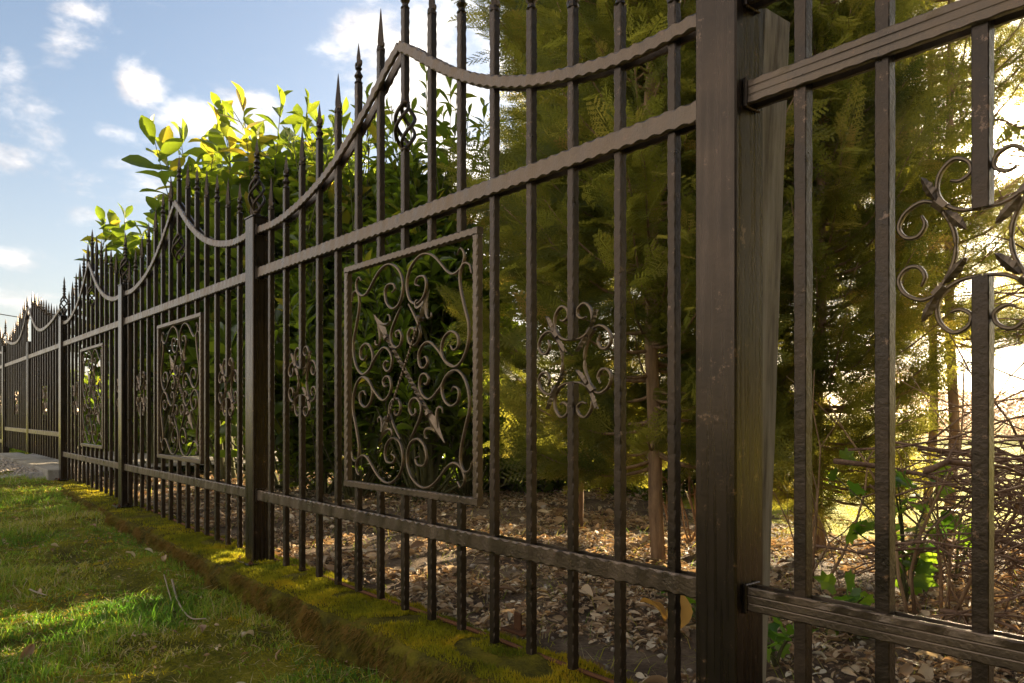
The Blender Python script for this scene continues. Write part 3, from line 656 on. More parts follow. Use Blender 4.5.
def shrub(mesh, loc, rz, sc, label):
    r = empty('laurel_shrub', loc, rz); r.scale = sc; tag(r, label, 'shrub', 'cherry laurels behind the fence')
    add_child('stems', mesh[0], r); add_child('foliage', mesh[1], r); return r
LAURELS = [(LA, 290, 5.6, 1.13, .3, 'tallest laurel, its broad sunlit leaves rising right of the second post'),
           (LE, 226, 6.1, 1.22, 2.1, 'laurel with broad backlit leaves rising left of the second post'),
           (LE, 156, 6.7, 1.03, 4.0, 'laurel with outstanding leafy shoots, leftmost above the fence'),
           (LB, 352, 5.2, 1.03, 1.2, 'laurel with narrow upright shoots left of the scrollwork frame'),
           (LB, 425, 4.9, 1.02, 5.0, 'laurel with narrow shoots against white cloud above the scrollwork frame'),
           (LA, 466, 5.2, .72, 3.1, 'shorter dark laurel between the scrollwork frame and the first conifer'),
           (LA, 258, 7.4, 1.0, 5.5, 'laurel set back behind the two tallest ones')]
for me, px, z, s, rz, lab in LAURELS:
    x, y, _ = W(px, z); shrub(me, (x, y, -.03), rz, (s, s, s), lab)
LF_ = laurel_mesh(16, .70, .58, .40, 100, zlo=.10, leaf=.10)
for q, (px, z, sc, lab) in enumerate([(500, 5.6, 1.0, 'knee-high laurel in the back row, right of the scrollwork frame'), (556, 5.7, .98, 'knee-high laurel in the back row, under the leaf ornament'), (612, 5.6, 1.0, 'knee-high laurel in the back row, just left of the tan trunk'), (668, 5.8, 1.05, 'knee-high laurel in the back row, behind the tan trunk'), (725, 5.7, 1.0, 'knee-high laurel in the back row, hidden by the widest post'), (785, 5.6, .95, 'knee-high laurel in the back row, right of the timber stake'), (420, 6.0, 1.1, 'knee-high laurel in the back row, behind the scrollwork frame'), (205, 8.4, 1.5, 'waist-high laurel behind the square frame of the second panel'), (170, 8.9, 1.6, 'waist-high laurel behind the left pickets of the second panel'), (140, 9.4, 1.6, 'waist-high laurel just right of the second farthest post')]):
    x, y, _ = W(px, z); o = shrub(LF_, (x, y, -.03), q*1.3, (sc, sc, sc), lab); o['group'] = 'low laurels of the back row'
x, y, _ = W(325, 5.4); shrub(LC, (x, y, -.03), .7, (.9, .9, .75), 'low young laurel with bright leaves near the ground')
# ------------------------------------------------------------------ conifers
def spray_template(nb=9):
    segs = []
    def seg(a, b, w): segs.append((np.array(a, float), np.array(b, float), w))
    seg((0, 0, 0), (0, .5, -.02), .012); seg((0, .5, -.02), (0, 1, -.09), .010)
    for i in range(nb):
        t = .12+.84*i/(nb-1)
        for s in (-1, 1):
            tt = t+(.02 if s > 0 else -.02); L = .42*(1-.72*tt)*(1 if i else .8); dx, dy = s*.72, .70
            a = np.array((0, tt, -.09*tt*tt)); b = a+np.array((dx*L, dy*L, -.05*L+.02*math.sin(i*2.1+s))); seg(a, b, .010)
            for k in range(4):
                q = .2+.21*k
                for r in (-1, 1):
                    c = a+(b-a)*q; l2 = L*.34*(1-.5*q); ang = math.atan2(dy, dx)+r*.75
                    seg(c, c+np.array((math.cos(ang)*l2, math.sin(ang)*l2, .01*r)), .0085)
    V = []; Fc = []
    for a, b, w in segs:
        d = b-a; n = np.array([-d[1], d[0], 0]); n /= np.linalg.norm(n)+1e-9; m = a+d*.45; k = len(V)
        w *= 1.2; V += [a-n*w*.4, m-n*w, b, m+n*w+np.array([0, 0, .002])]; Fc.append((k, k+1, k+2, k+3))
    return np.array(V), Fc
SV, SF = spray_template()
def conifer_mesh(seed, H, Rd, nl, zlo, per=9, slen=.20, top=.25):
    global rng
    old = rng; rng = np.random.default_rng(seed)
    tr = MB(); lm = MB(); fo = MB()
    zs = np.linspace(-.08, H, 16); wob = np.cumsum(rng.normal(0, .012, (16, 2)), axis=0)
    tube(tr, np.column_stack([wob, zs]), np.interp(zs, [0, H], [.030, .008]), 8)
    T = []; D = []; S = []; Vr = []; U = []
    for i in range(nl):
        hz = zlo+(H-zlo)*((i+rng.random())/nl); f = (hz-zlo)/(H-zlo)
        R_ = Rd*(1-(1-top)*f**1.3)*(.55+.45*min(1, f*5+.3))*rng.uniform(.6, 1.12); a = rng.uniform(0, 2*math.pi)
        o = np.array([math.cos(a), math.sin(a), 0]); up = rng.uniform(.35, .85)*min(1, .05+f*6); b = np.array([np.interp(hz, zs, wob[:, 0]), np.interp(hz, zs, wob[:, 1]), hz])
        K = 7; pts = [b+o*R_*t+np.array([0, 0, 1.])*(up*R_*t*(.55+.55*t)-.12*R_*math.sin(t*3)) for t in np.linspace(0, 1, K)]
        tube(lm, pts, np.linspace(.008, .002, K), 4)
        pts = np.array(pts); lv = rng.normal(0, .12)
        m_ = int(per*(.5+R_/Rd))
        for q in range(m_):
            t = .22+.78*(q+rng.random())/m_; c = np.array([np.interp(t, np.linspace(0, 1, K), pts[:, j]) for j in range(3)])
            side = np.cross(o, [0, 0, 1.])*(1 if q % 2 else -1); d = o*rng.uniform(.3, 1)+side*rng.uniform(.1, .9)*(1-.6*t)+np.array([0, 0, rng.uniform(-.25, .75)])
            T.append(c); D.append(d); S.append(slen*rng.uniform(.6, 1.35)); U.append(np.array([0, 0, 1.])*.6+side*rng.normal(0, .7)+rng.normal(0, .4, 3))
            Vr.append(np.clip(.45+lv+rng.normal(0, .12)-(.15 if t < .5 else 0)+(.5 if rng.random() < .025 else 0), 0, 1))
    T, D, S, U = map(np.array, (T, D, S, U))
    inst(fo, SV, SF, basis(D, U), T, np.stack([S, S, S], 1), np.array(Vr))
    rng = old
    print('conifer sprays', len(T))
    return tr.mesh('trunk', M['bark'], True), lm.mesh('limbs', M['bark'], True), fo.mesh('foliage', M['conifer'])
CA = conifer_mesh(21, 4.4, .62, 250, .36, per=21, slen=.17)
CB = conifer_mesh(22, 4.0, .66, 230, .30, per=20, slen=.18)
CE = conifer_mesh(25, 4.0, .60, 240, .20, per=17, slen=.18)
CC = conifer_mesh(23, 4.2, .75, 110, .95, per=14, slen=.165)
CD = conifer_mesh(24, 4.6, .74, 200, 1.6, per=15, slen=.24)
def conifer(me, loc, rz, s, label):
    r = empty('conifer', loc, rz); r.scale = (s[0], s[0], s[1]); tag(r, label, 'tree', 'conifers behind the fence')
    add_child('trunk', me[0], r); add_child('limbs', me[1], r); add_child('foliage', me[2], r); return r
CON = [(CA, 657, 2.95, (1, 1), .4, 'conifer with a bare tan trunk just left of the widest post'),
       (CB, 575, 3.9, (1.0, 1.05), 2.2, 'feathery conifer behind the leaf ornament, edging the bright sky'),
       (CA, 735, 3.6, (1.0, 1.05), 3.3, 'dense conifer half hidden by the widest post'),
       (CE, 822, 3.3, (.9, 1.0), 5.1, 'drooping conifer right of the widest post beside the meadow'),
       (CC, 925, 4.4, (.9, 1.05), 1.5, 'thin conifer with sky showing through in front of the sun'),
       (CC, 948, 3.8, (.88, 1.0), 2.6, 'slender conifer beside the glare, left of the cut picket top'),
       (CC, 885, 4.9, (.85, 1.05), 0.6, 'thin conifer behind the drooping one, reaching toward the glare'),
       (CC, 1085, 5.0, (.9, 1.1), 4.0, 'sparse conifer at the right edge above the brushwood'),
       (CD, 630, 5.6, (1.0, 1.0), 4.4, 'conifer in the second row, behind the one with the tan trunk'),
       (CD, 700, 5.9, (1.0, 1.0), 1.9, 'conifer in the second row, just left behind the widest post'),
       (CD, 785, 5.5, (1.0, 1.0), 2.9, 'conifer in the second row, first to the right of the widest post'),
       (CD, 565, 6.2, (.9, .95), 6.0, 'conifer in the second row, beside the darkest laurel')]
for me, px, z, s, rz, lab in CON:
    x, y, _ = W(px, z); conifer(me, (x, y, -.03), rz, s, lab)
for q, (x, y) in enumerate([(3.0, -.9), (3.5, -2.2), (3.9, -3.6), (2.2, 1.1), (3.1, .6), (2.9, 1.9), (1.2, 2.3)]):  # added trees, never in view: they darken the side faces of the fence
    o = conifer(CD, (x, y, -.95), q*1.1, (1.5, .9), 'unseen conifer added right of the frame to darken the fence sides'); o['group'] = 'conifers added outside the frame'
# two slim extra stems seen under the crowns
# ------------------------------------------------------------------ brushwood on the right
def twig(mb, a, d, L, r, sag=.1, K=7, side=True, var=.5):
    p = [np.array(a, float)]; d = np.array(d, float); d /= np.linalg.norm(d)
    for q in range(K-1):
        d = d+rng.normal(0, .13, 3)+np.array([0, 0, -sag*.25]); d /= np.linalg.norm(d); p.append(p[-1]+d*L/(K-1))
    tube(mb, p, np.linspace(r, r*.3, K), 5, var)
    if side and L > .3:
        for q in range(rng.integers(1, 5)):
            i = rng.integers(1, K-1); dd = d+rng.normal(0, .6, 3); twig(mb, p[i], dd, L*rng.uniform(.15, .4), r*.45, sag, 4, False)
bw = MB()
for q in range(270):
    px = rng.uniform(905, 1130) if q % 6 == 0 else rng.uniform(965, 1150); z = rng.uniform(1.75, 3.4); x, y, _ = W(px, z)
    hmax = .56*np.interp(px, [880, 930, 985, 1100], [.40, .55, .85, .95]); h = hmax*rng.random()**.8
    a = rng.uniform(0, 2*math.pi); d = (math.cos(a), math.sin(a), rng.normal(.05, .22)); L = rng.uniform(.25, .9)
    twig(bw, (x-d[0]*L/2, y-d[1]*L/2, -.02+h), d, L, rng.uniform(.0022, .0055)*(1.9 if rng.random() < .07 else 1), .25)
tag(bw.build('brushwood', M['twig'], smooth=True), kind='stuff', label='tangled pile of bare brown cut branches behind the right panel', cat='brushwood')
def bare_sapling():
    r = empty('bare_sapling', (*W(1075, 3.0)[:2], -.03)); tag(r, 'leafless sapling arching against the bright sky at the right', 'sapling')
    m = MB(); tube(m, smooth_path([(0, 0, 0), (.02, .02, .5), (-.05, 0, 1.1), (-.12, .03, 1.7)], 4), np.linspace(.016, .006, 13), 6); m.build('stem', M['twig'], r, True)
    m = MB()
    for q in range(26):
        h = rng.uniform(.35, 1.7); a = rng.uniform(2.2, 4.6); twig(m, (-.03, 0, h), (math.cos(a)*.8, math.sin(a)*.8+.2, rng.uniform(-.3, .7)), rng.uniform(.35, .9), .0045, .3)
    m.build('branches', M['twig'], r, True)
bare_sapling()
# ivy plants
def ivy_leaf():
    out = [(0, 0), (.30, -.10), (.52, .12), (.34, .36), (.46, .62), (.18, .66), (0, 1.0), (-.18, .66), (-.46, .62), (-.34, .36), (-.52, .12), (-.30, -.10)]
    v = [(0, .3, 0)]+[(a, b, .12*abs(a)-.06*b*b) for a, b in out]
    return np.array(v), [(0, i+1, (i+1) % 12+1) for i in range(12)]
IV, IF = ivy_leaf()
def ivy(px, z, n, H, spread, size, label):
    x, y, _ = W(px, z); r = empty('ivy_plant', (x, y, -.03)); tag(r, label, 'plant', 'leafy plants at the foot of the fence')
    st = MB(); fo = MB(); T = []; D = []
    for k in range(max(3, n//7)):
        a = rng.uniform(0, 6.28); e = np.array([math.cos(a)*spread, math.sin(a)*spread, H*rng.uniform(.5, 1)])
        p = smooth_path([(0, 0, 0), e*np.array([.3, .3, .6]), e], 4); tube(st, p, np.linspace(.005, .002, len(p)), 5)
        for q in range(7):
            i = rng.integers(2, len(p)); T.append(p[i]+rng.normal(0, .02, 3)); D.append(rdir(1, -.5, .6)[0])
    T, D = np.array(T), np.array(D); S = size*rng.uniform(.55, 1.2, len(T))
    inst(fo, IV, IF, basis(D, rdir(len(T), .1, 1)), T, np.stack([S, S, S], 1), rng.random(len(T)))
    st.build('stems', M['stem'], r, True); fo.build('foliage', M['ivy'], r)
ivy(905, 2.3, 60, .42, .22, .060, 'ivy with broad green leaves between the two right pickets')
ivy(955, 2.6, 34, .45, .25, .058, 'ivy climbing into the brushwood by the cut picket')
ivy(848, 2.0, 14, .16, .09, .06, 'small bright green seedling under the drooping conifer')
ivy(775, 1.75, 16, .10, .08, .045, 'tiny low leafy weed right of the widest post foot')
ivy(700, 2.1, 18, .14, .12, .045, 'little green weed left of the widest post foot')
# bare suckers
def suckers(px, z, n, label):
    x, y, _ = W(px, z); r = empty('bare_shrub', (x, y, -.03)); tag(r, label, 'shrub', 'bare stems under the trees'); m = MB()
    for q in range(n):
        twig(m, (rng.normal(0, .05), rng.normal(0, .05), 0), (rng.normal(0, .35), rng.normal(0, .35), 1), rng.uniform(.3, .8), rng.uniform(.003, .007), -.1)
    m.build('stems', M['bark'], r, True)
suckers(693, 3.4, 9, 'cluster of thin bare stems hidden just left of the widest post'); suckers(925, 2.2, 8, 'bare brown stems rising beside the ivy'); suckers(812, 2.6, 7, 'bare thorny stems below the drooping conifer')
# ------------------------------------------------------------------ leaning timber behind the big post
def timber():
    r = empty('timber_stake', (-.786, .085, -.05)); tag(r, 'leaning weathered grey timber stake close behind the widest post', 'stake')
    m = MB(); rings = []
    for z in np.linspace(0, 1, 24):
        lean = .051*z; w = .031; o = lean+(vnoise(np.array([z*9]), 0*np.array([1]), 0*np.array([1]))[0]-.5)*.002; H = 1.283*z
        rings.append([(o-w, -.030, H), (o+w, -.030, H), (o+w+.001, .045, H-.0*z), (o-w, .045, H)])
    rings = np.array(rings); rings[-1][2:, 2] -= .0; 
    loft(m, rings); m.build('board', M['wood'], r)
timber()
# ------------------------------------------------------------------ small things
m = MB(); tube(m, [(x, .062+.004*math.sin(x*7), float(wall_z(x))+.004) for x in np.linspace(-4.6, -.8, 60)], .0055, 6)
tag(m.build('edging_strip', M['rust']), 'thin rusty steel edging rod lying on the moss behind the pickets', 'edging')
def bracket():
    x, y, _ = G(518, 628, .01); y = max(y, .055)
    r = empty('rusty_bracket', (x, y, .004)); tag(r, 'short rusty angle bracket on the moss behind the pickets', 'bracket')
    m = MB(); box(m, -.013, .013, -.003, .003, 0, .045, .001); m.build('upright', M['rust'], r)
    m = MB(); box(m, -.045, .045, -.022, .022, -.004, .003, .001); m.build('foot_plate', M['rust'], r)
bracket()
# fallen leaves / twigs on the verge
def leaf_mesh(seed, mat):
    g = np.random.default_rng(seed); v = []; K = 7
    for i in range(K+1):
        t = i/K; w = .5*math.sin(math.pi*(.03+.94*t))**.85*.46; z = .20*math.sin(t*3)+g.normal(0, .01)
        v += [(-w, t-.5, z+.14+g.normal(0, .02)), (-w*.5, t-.5, z+.05), (0, t-.5, z), (w*.5, t-.5, z+.05), (w, t-.5, z+.16+g.normal(0, .02))]
    m = MB(); m.add(np.array(v), [(5*i+j, 5*i+j+1, 5*i+j+6, 5*i+j+5) for i in range(K) for j in range(4)], g.random()); return m.mesh('fallen_leaf', mat, True)
LM = [leaf_mesh(s, M['litter']) for s in (1, 2, 3, 4)]
SPOT = [(248, 628, .085, .6, 'brown curled dead leaf against the foot of the mossy wall'), (93, 537, .07, 2, 'pale upright dead leaf at the end of the green verge below the far post'), (130, 560, .075, .3, 'brown dead leaf in the middle of the verge'),
        (165, 562, .08, 1.2, 'curled dead leaf beside the long white twig'), (150, 553, .06, 2.6, 'narrow dead leaf leaning in the grass near the mossy edge'), (200, 626, .085, 1.45, 'flat pale yellow leaf at the lower end of the white twig'),
        (55, 553, .06, .9, 'reddish leaf scrap in the grass on the far side'), (40, 590, .07, 1.8, 'thin straw-coloured leaf left of the verge middle'), (240, 675, .09, .2, 'tan dead leaf at the bottom edge of the picture'),
        (25, 645, .09, 1.5, 'dark dry leaf at the lower left by the sunny streak'), (220, 640, .05, .9, 'small dark leaf below the flat yellow one'), (280, 640, .05, 2.9, 'tiny brown leaf in the grass tuft by the wall')]
for i, (px, py, s, rz, lab) in enumerate(SPOT):
    s *= .62
    x, y, _ = G(px, py, -.06); y = min(y, -.17); z = float(lawn_z(np.array([x]), np.array([y]))[0])+.014
    o = bpy.data.objects.new('fallen_leaf', LM[i % 4]); COL.objects.link(o); o.location = (x, y, z); o.scale = (s, s, s); o.rotation_euler = (rng.normal(0, .5), rng.normal(0, .5), rz); tag(o, lab, 'leaf', 'dead leaves on the verge')
def verge_twig(pts, r, label):
    p = []
    for px, py in pts:
        x, y, _ = G(px, py, -.06); p.append((x, y, float(lawn_z(np.array([x]), np.array([y]))[0])+.022))
    m = MB(); q = smooth_path(p, 5); tube(m, q, np.linspace(r, r*.5, len(q)), 6); tag(m.build('twig', M['plume'], smooth=True), label, 'twig', 'twigs on the verge')
verge_twig([(172, 578), (178, 596), (190, 608), (206, 619)], .0040, 'long bent white twig on the grass')
verge_twig([(164, 574), (169, 590), (174, 600)], .0026, 'short pale twig beside the longer white one')
verge_twig([(30, 588), (38, 592), (47, 595)], .0035, 'stubby pale twig at the left of the verge')
# amber backlit leaves by the big post
def amber(px, z, s, h, rot, label):
    x, y, _ = W(px, z); r = empty('withered_leaf', (x, y, -.03)); tag(r, label, 'leaf', 'big withered leaves by the post foot')
    m = MB(); tube(m, [(0, 0, 0), (.005, 0, h*.5), (0, 0, h)], .002, 5); m.build('stalk', M['twig'], r)
    lm = leaf_mesh(int(px), M['amber']); o = add_child('blade', lm, r, (0, 0, h)); o.scale = (s*1.5, s, s); o.rotation_euler = rot
amber(676, 2.02, .10, .055, (1.35, .2, .9), 'large amber withered leaf glowing just left of the widest post')
amber(652, 2.15, .09, .02, (.5, .3, 1.9), 'orange-brown withered leaf lying behind the last picket before the post')
m = MB(); x, y, _ = G(5, 452, .08); lathe(m, 0, 0, [(.05, 0), (.05, .02), (.02, .03), (.018, .09), (.03, .10), (.028, .13), (.01, .14)], 10); o = m.build('gate_stop', M['iron']); o.location = (x+.25, -.35, .06); tag(o, 'small black gate stop standing on the gravel at the left edge', 'gate stop')
# ------------------------------------------------------------------ far things
def plume_clump(px, z, n, label):
    x, y, _ = W(px, z); r = empty('pampas_grass', (x, y, -.05)); tag(r, label, 'grass plant', 'dry plumes beyond the fence'); st = MB(); pl = MB()
    for q in range(n):
        e = np.array([rng.normal(0, .35), rng.normal(0, .25), rng.uniform(2.15, 2.6)]); p = smooth_path([(0, 0, 0), e*np.array([.4, .4, .6]), e, e+np.array([.12, 0, .02])], 5); tube(st, p, .006, 4)
        k = 90; i = rng.integers(len(p)-8, len(p), k); d = rdir(k, -.6, .8)*.6+np.array([.5, 0, -.1])
        blades(pl, p[i], rng.uniform(.05, .16, k), rng.uniform(.002, .004, k), rng.uniform(0, .5, k), rng.random(k), 2, d)
    st.build('stalks', M['plume'], r); pl.build('plumes', M['plume'], r)
plume_clump(133, 9.3, 7, 'dry beige plumes showing over the pickets left of the laurels'); plume_clump(112, 11.0, 4, 'farther pair of beige plumes above the narrow panel')
def far_tree(px, z, H, Rr, n, mat, name, label, cat, group, tr=.1, zlo=.25):
    x, y, _ = W(px, z); r = empty(name, (x, y, -.1)); tag(r, label, cat, group); t = MB(); tube(t, [(0, 0, 0), (.02*H, 0, H*.5), (0, .02*H, H*.85)], [tr, tr*.6, tr*.2], 6)
    for q in range(14):
        a = rng.uniform(0, 6.28); h = H*rng.uniform(.3, .8); tube(t, [(0, 0, h), (Rr*.45*math.cos(a), Rr*.45*math.sin(a), h+H*.1), (Rr*.8*math.cos(a), Rr*.8*math.sin(a), h+H*.22)], [tr*.3, tr*.18, tr*.06], 4)
    t.build('trunk', M['bark'], r, True)
    c = MB(); cl = rdir(26)*rng.uniform(.35, 1, (26, 1)); P0 = cl[rng.integers(0, 26, n)]+rng.normal(0, .17, (n, 3)); T = P0*np.array([Rr, Rr, H*(1-zlo)/2])*.9+np.array([0, 0, H*(1+zlo)/2]); S = H*.03*rng.uniform(.5, 1.4, n)
    T[:, 2] = np.maximum(T[:, 2], .05)
    inst(c, LV, LFf, basis(rdir(n), rdir(n)), T, np.stack([S, S, S], 1), rng.random(n)); c.build('crown', mat, r); return r
FAR = [(905, 40, 3.6, 2.0), (935, 44, 3.0, 2.3), (958, 42, 2.4, 1.8), (880, 46, 4.6, 2.6)]
for i, (px, z, H, Rr) in enumerate(FAR):
    far_tree(px, z, H, Rr, 1500, M['farhedge'], 'bare_tree', ['small russet tree on the horizon, left of the cut picket', 'round russet tree on the horizon beside the tallest one', 'lowest russet tree on the horizon, nearest the cut picket', 'tallest russet tree on the horizon, mostly behind the drooping conifer'][i], 'tree', 'trees on the horizon')
def far_hedge():
    r = empty('field_hedge', (*W(1010, 17)[:2], -.1)); tag(r, 'long reddish brown bare hedge across the far side of the meadow', 'hedge'); c = MB(); n = 26000; a = np.array(W(915, 18)[:2]); b = np.array(W(1400, 15)[:2]); o = np.array(r.location[:2])
    t = rng.random(n); p = a+(b-a)*t[:, None]+rng.normal(0, .5, (n, 2))-o; z = rng.random(n)**.8*(1.02+.25*fbm(t*20, t*0, 0, 3))
    S = rng.uniform(.03, .09, n); inst(c, LV, LFf, basis(rdir(n), rdir(n)), np.column_stack([p, z]), np.stack([S, S, S], 1), rng.random(n)); c.build('branches', M['farhedge'], r)
far_hedge()
# dark hedge beyond the drive, seen between the gate pickets
for i, (px, z, s, lab) in enumerate([(95, 11.5, .50, 'low laurel far back, seen through the narrow panel'), (50, 13.5, .52, 'low laurel far back, seen through the near gate leaf'), (10, 16, .5, 'low laurel far back, seen through the far gate leaf'), (-35, 18, .5, 'farthest low laurel, at the left edge behind the pickets')]):
    x, y, _ = W(px, z); r = shrub([LA, LB][i % 2], (x, y, -.05), i*1.7, (s*1.7, s*1.7, s), lab); r['group'] = 'low laurels across the drive'
for q, (px, z, sc, lab) in enumerate([(105, 10.5, 1.7, 'clipped low laurel across the drive, behind the narrow panel'), (82, 11.2, 1.7, 'clipped low laurel across the drive, just right of the gate post'), (58, 12.0, 1.8, 'clipped low laurel across the drive, behind the gate hinge post'), (36, 12.8, 1.8, 'clipped low laurel across the drive, behind the near gate leaf'), (12, 13.8, 1.9, 'clipped low laurel across the drive, behind the far gate leaf'), (-14, 15, 2.0, 'clipped low laurel across the drive, cut by the left edge')]):
    x, y, _ = W(px, z); o = shrub(LF_, (x, y, -.05), q*1.3, (sc, sc, sc*.95), lab); o['group'] = 'low laurels across the drive'
# overhead cable between two poles
def cable():
    a = np.array(W(-60, 26, (HZ-303)*26/F)); b = np.array(W(140, 34, (HZ-330)*34/F)); t = np.linspace(0, 1, 20)[:, None]; p = a+(b-a)*t; p[:, 2] -= .5*4*(t[:, 0]*(1-t[:, 0])) * .3
    m = MB(); tube(m, p, .018, 5); tag(m.build('overhead_cable', M['cable']), 'thin dark overhead cable crossing the sky at the far left', 'cable')
    for q, e, lab in ((0, a, 'wooden pole carrying the cable outside the left edge'),):
        m = MB(); tube(m, [(e[0], e[1], -.3), (e[0], e[1], e[2]+.3)], [.12, .09], 10); tag(m.build('cable_pole', M['wood']), lab, 'pole')
cable()
# ------------------------------------------------------------------ sky
w = bpy.data.worlds.new('World'); SC.world = w; w.use_nodes = True; nt = w.node_tree; nt.nodes.clear()
tc = N(nt, 'ShaderNodeTexCoord')
sky = N(nt, 'ShaderNodeTexSky', sky_type='NISHITA', sun_disc=False, sun_elevation=SUN_EL, sun_rotation=SUN_AZ, air_density=1.0, dust_density=1.6, ozone_density=1.6)
SKY = .044
def mth(op, a, b=None, c=None):
    n = N(nt, 'ShaderNodeMath', operation=op)
    for i, v in enumerate((a, b, c)):
        if v is None: continue
        if isinstance(v, (int, float)): n.inputs[i].default_value = v
        else: nt.links.new(v, n.inputs[i])
    return n.outputs[0]
sep = N(nt, 'ShaderNodeSeparateXYZ'); nt.links.new(tc.outputs['Generated'], sep.inputs[0])
az = mth('ARCTAN2', sep.outputs[0], sep.outputs[1]); el = mth('ARCSINE', sep.outputs[2])
nz = N(nt, 'ShaderNodeTexNoise', inp={'Scale': 9.0, 'Detail': 9, 'Roughness': .62, 'Distortion': .3}); mp = N(nt, 'ShaderNodeMapping', inp={'Scale': (1, 1, 1.9)}); nt.links.new(tc.outputs['Generated'], mp.inputs[0]); nt.links.new(mp.outputs[0], nz.inputs['Vector'])
nf = nz.outputs['Fac']
n2 = N(nt, 'ShaderNodeTexNoise', inp={'Scale': 16.0, 'Detail': 8, 'Roughness': .62}); nt.links.new(mp.outputs[0], n2.inputs['Vector'])
BL = [(30, 110, 60, 60, .42), (120, 190, 90, 40, .42), (235, 60, 60, 30, .36), (140, 88, 28, 22, 1.0), (205, 122, 58, 24, .92), (248, 108, 40, 22, .8), (60, 45, 30, 30, .55), (45, 130, 34, 22, .5), (15, 70, 18, 25, .45), (105, 128, 26, 14, .5), (165, 185, 40, 14, .65),
      (90, 212, 30, 14, .55), (10, 258, 30, 14, .85), (20, 300, 50, 16, .6), (12, 160, 30, 22, .6), (110, 165, 30, 14, .45), (370, 45, 60, 40, .9), (430, 95, 75, 75, 1.1), (470, 185, 60, 60, 1.1), (330, 165, 60, 40, .8), (560, 60, 130, 80, .9),
      (1000, 290, 260, 130, 1.5), (860, 120, 240, 120, 1.1), (70, 8, 30, 10, .6), (520, 260, 200, 90, 1.1)]
mask = None
for px, py, sx, sy, amp in BL:
    d = np.array([*(FWD*1+RGT*(px-512)/F), (HZ-py)/F]); d /= np.linalg.norm(d); a0 = math.atan2(d[0], d[1]); e0 = math.asin(d[2]); cosf = 1/(1+((px-512)/F)**2+((HZ-py)/F)**2)
    sa, se = sx/F*cosf**.8*1.15, sy/F*cosf**.5
    da = mth('DIVIDE', mth('SUBTRACT', az, a0), sa); de = mth('DIVIDE', mth('SUBTRACT', el, e0), se)
    g = mth('MULTIPLY', mth('EXPONENT', mth('MULTIPLY', mth('ADD', mth('MULTIPLY', da, da), mth('MULTIPLY', de, de)), -1.0)), amp)
    mask = g if mask is None else mth('MAXIMUM', mask, g)
# bright cloud added behind the camera, unseen, to light lawn and fence fronts
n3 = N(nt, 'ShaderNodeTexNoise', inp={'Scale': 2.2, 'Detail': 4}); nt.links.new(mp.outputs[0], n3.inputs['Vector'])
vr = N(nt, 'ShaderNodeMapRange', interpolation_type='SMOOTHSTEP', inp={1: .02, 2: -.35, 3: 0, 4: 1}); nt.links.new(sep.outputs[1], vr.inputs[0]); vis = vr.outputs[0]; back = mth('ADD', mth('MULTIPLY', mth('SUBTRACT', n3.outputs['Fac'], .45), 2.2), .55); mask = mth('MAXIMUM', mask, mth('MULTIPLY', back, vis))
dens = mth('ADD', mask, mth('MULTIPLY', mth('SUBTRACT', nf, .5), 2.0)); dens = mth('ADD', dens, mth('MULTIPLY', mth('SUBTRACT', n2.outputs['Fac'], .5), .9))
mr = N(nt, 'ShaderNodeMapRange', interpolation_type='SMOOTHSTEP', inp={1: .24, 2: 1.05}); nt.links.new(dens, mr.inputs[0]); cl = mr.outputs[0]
# brightness towards the sun
dt = N(nt, 'ShaderNodeVectorMath', operation='DOT_PRODUCT'); nt.links.new(tc.outputs['Generated'], dt.inputs[0]); dt.inputs[1].default_value = tuple(SUN)
ang = mth('ARCCOSINE', mth('MINIMUM', dt.outputs['Value'], .99999))
def glow(deg, amt): return mth('MULTIPLY', mth('EXPONENT', mth('MULTIPLY', mth('POWER', mth('DIVIDE', ang, R(deg)), 2.0), -1.0)), amt)
ccol = N(nt, 'ShaderNodeMix', data_type='RGBA'); ccol.inputs[6].default_value = (5.9, 5.6, 5.6, 1); ccol.inputs[7].default_value = (13.5, 12.4, 10.6, 1); nt.links.new(mth('MAXIMUM', glow(50, 1.0), vis), ccol.inputs[0])  # the added rear cloud gets the near-sun brightness, as fill light
shade = N(nt, 'ShaderNodeMix', data_type='RGBA', blend_type='MULTIPLY'); shade.inputs[0].default_value = 1; nt.links.new(ccol.outputs[2], shade.inputs[6])
sh = ramp(nt, n2.outputs['Fac'], [(.34, (.55, .53, .54)), (.60, (1, 1, 1))]); nt.links.new(sh, shade.inputs[7])
mix = N(nt, 'ShaderNodeMix', data_type='RGBA'); 
hz = mth('ADD', .04, mth('MULTIPLY', mth('EXPONENT', mth('MULTIPLY', mth('POWER', mth('DIVIDE', el, R(13)), 2.0), -1.0)), .45))
hm = N(nt, 'ShaderNodeMix', data_type='RGBA'); nt.links.new(hz, hm.inputs[0]); nt.links.new(sky.outputs[0], hm.inputs[6]); hm.inputs[7].default_value = (4.6, 4.4, 4.2, 1)
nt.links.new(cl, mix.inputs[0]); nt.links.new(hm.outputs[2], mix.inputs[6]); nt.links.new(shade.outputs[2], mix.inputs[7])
gl = mth('ADD', glow(1.3, 2600), mth('ADD', glow(5, 60), glow(16, 4)))
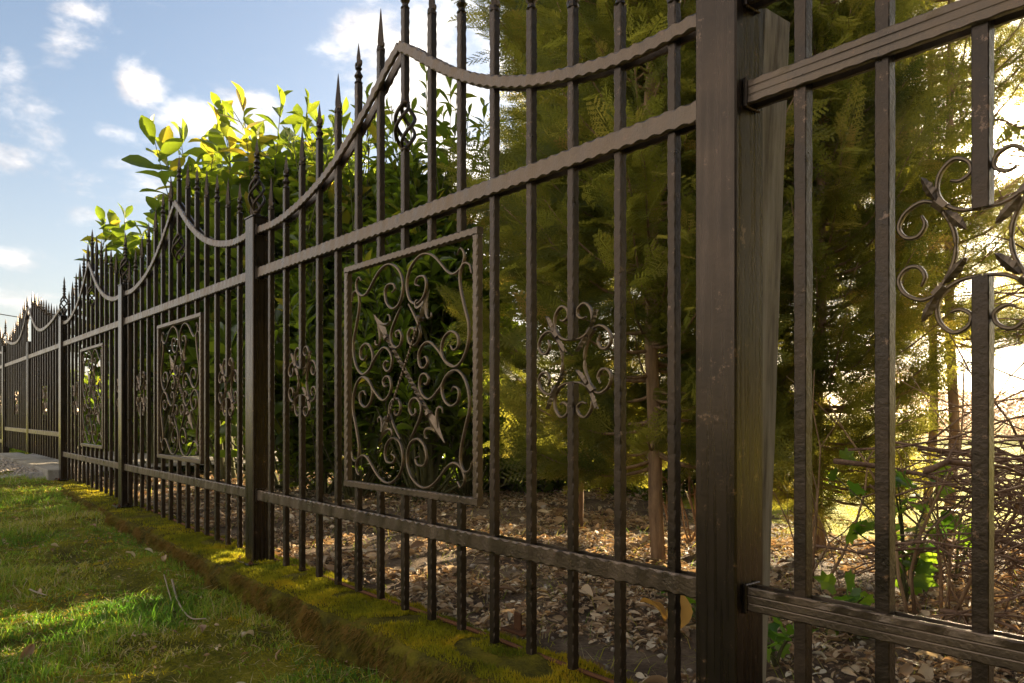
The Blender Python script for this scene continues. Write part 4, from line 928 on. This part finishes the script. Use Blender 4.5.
gc = N(nt, 'ShaderNodeMix', data_type='RGBA', blend_type='MULTIPLY'); gc.inputs[0].default_value = 1; gc.inputs[6].default_value = (1, .84, .58, 1); cmb = N(nt, 'ShaderNodeCombineColor'); [nt.links.new(gl, cmb.inputs[i]) for i in range(3)]; nt.links.new(cmb.outputs[0], gc.inputs[7])
ad = N(nt, 'ShaderNodeMix', data_type='RGBA', blend_type='ADD'); ad.inputs[0].default_value = 1; nt.links.new(mix.outputs[2], ad.inputs[6]); nt.links.new(gc.outputs[2], ad.inputs[7])
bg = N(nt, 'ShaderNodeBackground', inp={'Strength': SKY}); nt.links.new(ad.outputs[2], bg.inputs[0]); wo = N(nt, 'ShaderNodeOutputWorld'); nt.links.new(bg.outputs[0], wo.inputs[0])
# ------------------------------------------------------------------ haze volume added to give a warm veil near the sun
hm_, hnt, _, hl = nodes('added_haze'); pv = N(hnt, 'ShaderNodeVolumePrincipled', inp={'Density': HAZE, 'Anisotropy': .78, 'Color': (1, .95, .86, 1)}); ho = N(hnt, 'ShaderNodeOutputMaterial'); hl.new(pv.outputs[0], ho.inputs['Volume'])
m = MB(); box(m, -460, 460, -460, 460, -1.4, 9); tag(m.build('haze', hm_), kind='stuff')
# ------------------------------------------------------------------ sun, camera, view
s = bpy.data.lights.new('sun', 'SUN'); s.energy = 5.0; s.angle = R(.6); s.color = (1, .80, .52); so = bpy.data.objects.new('sun', s); COL.objects.link(so)
so.rotation_euler = Vector(tuple(SUN)).to_track_quat('Z', 'Y').to_euler(); so.location = (-5, 15, 8)
c = bpy.data.cameras.new('camera'); c.sensor_width = 36; c.lens = F/1024*36; c.shift_y = (HZ-341.5)/1024; c.clip_start = .02; c.clip_end = 5000
co = bpy.data.objects.new('camera', c); COL.objects.link(co); co.location = (0, CY, EZ); co.rotation_euler = (R(90), 0, math.atan2(-FWD[0], FWD[1])); SC.camera = co
SC.view_settings.view_transform = 'Standard'; SC.view_settings.look = 'None'; SC.view_settings.exposure = 2.25; SC.view_settings.gamma = 1
SC.cycles.use_denoising = True; SC.cycles.max_bounces = 8; SC.cycles.sample_clamp_indirect = 8
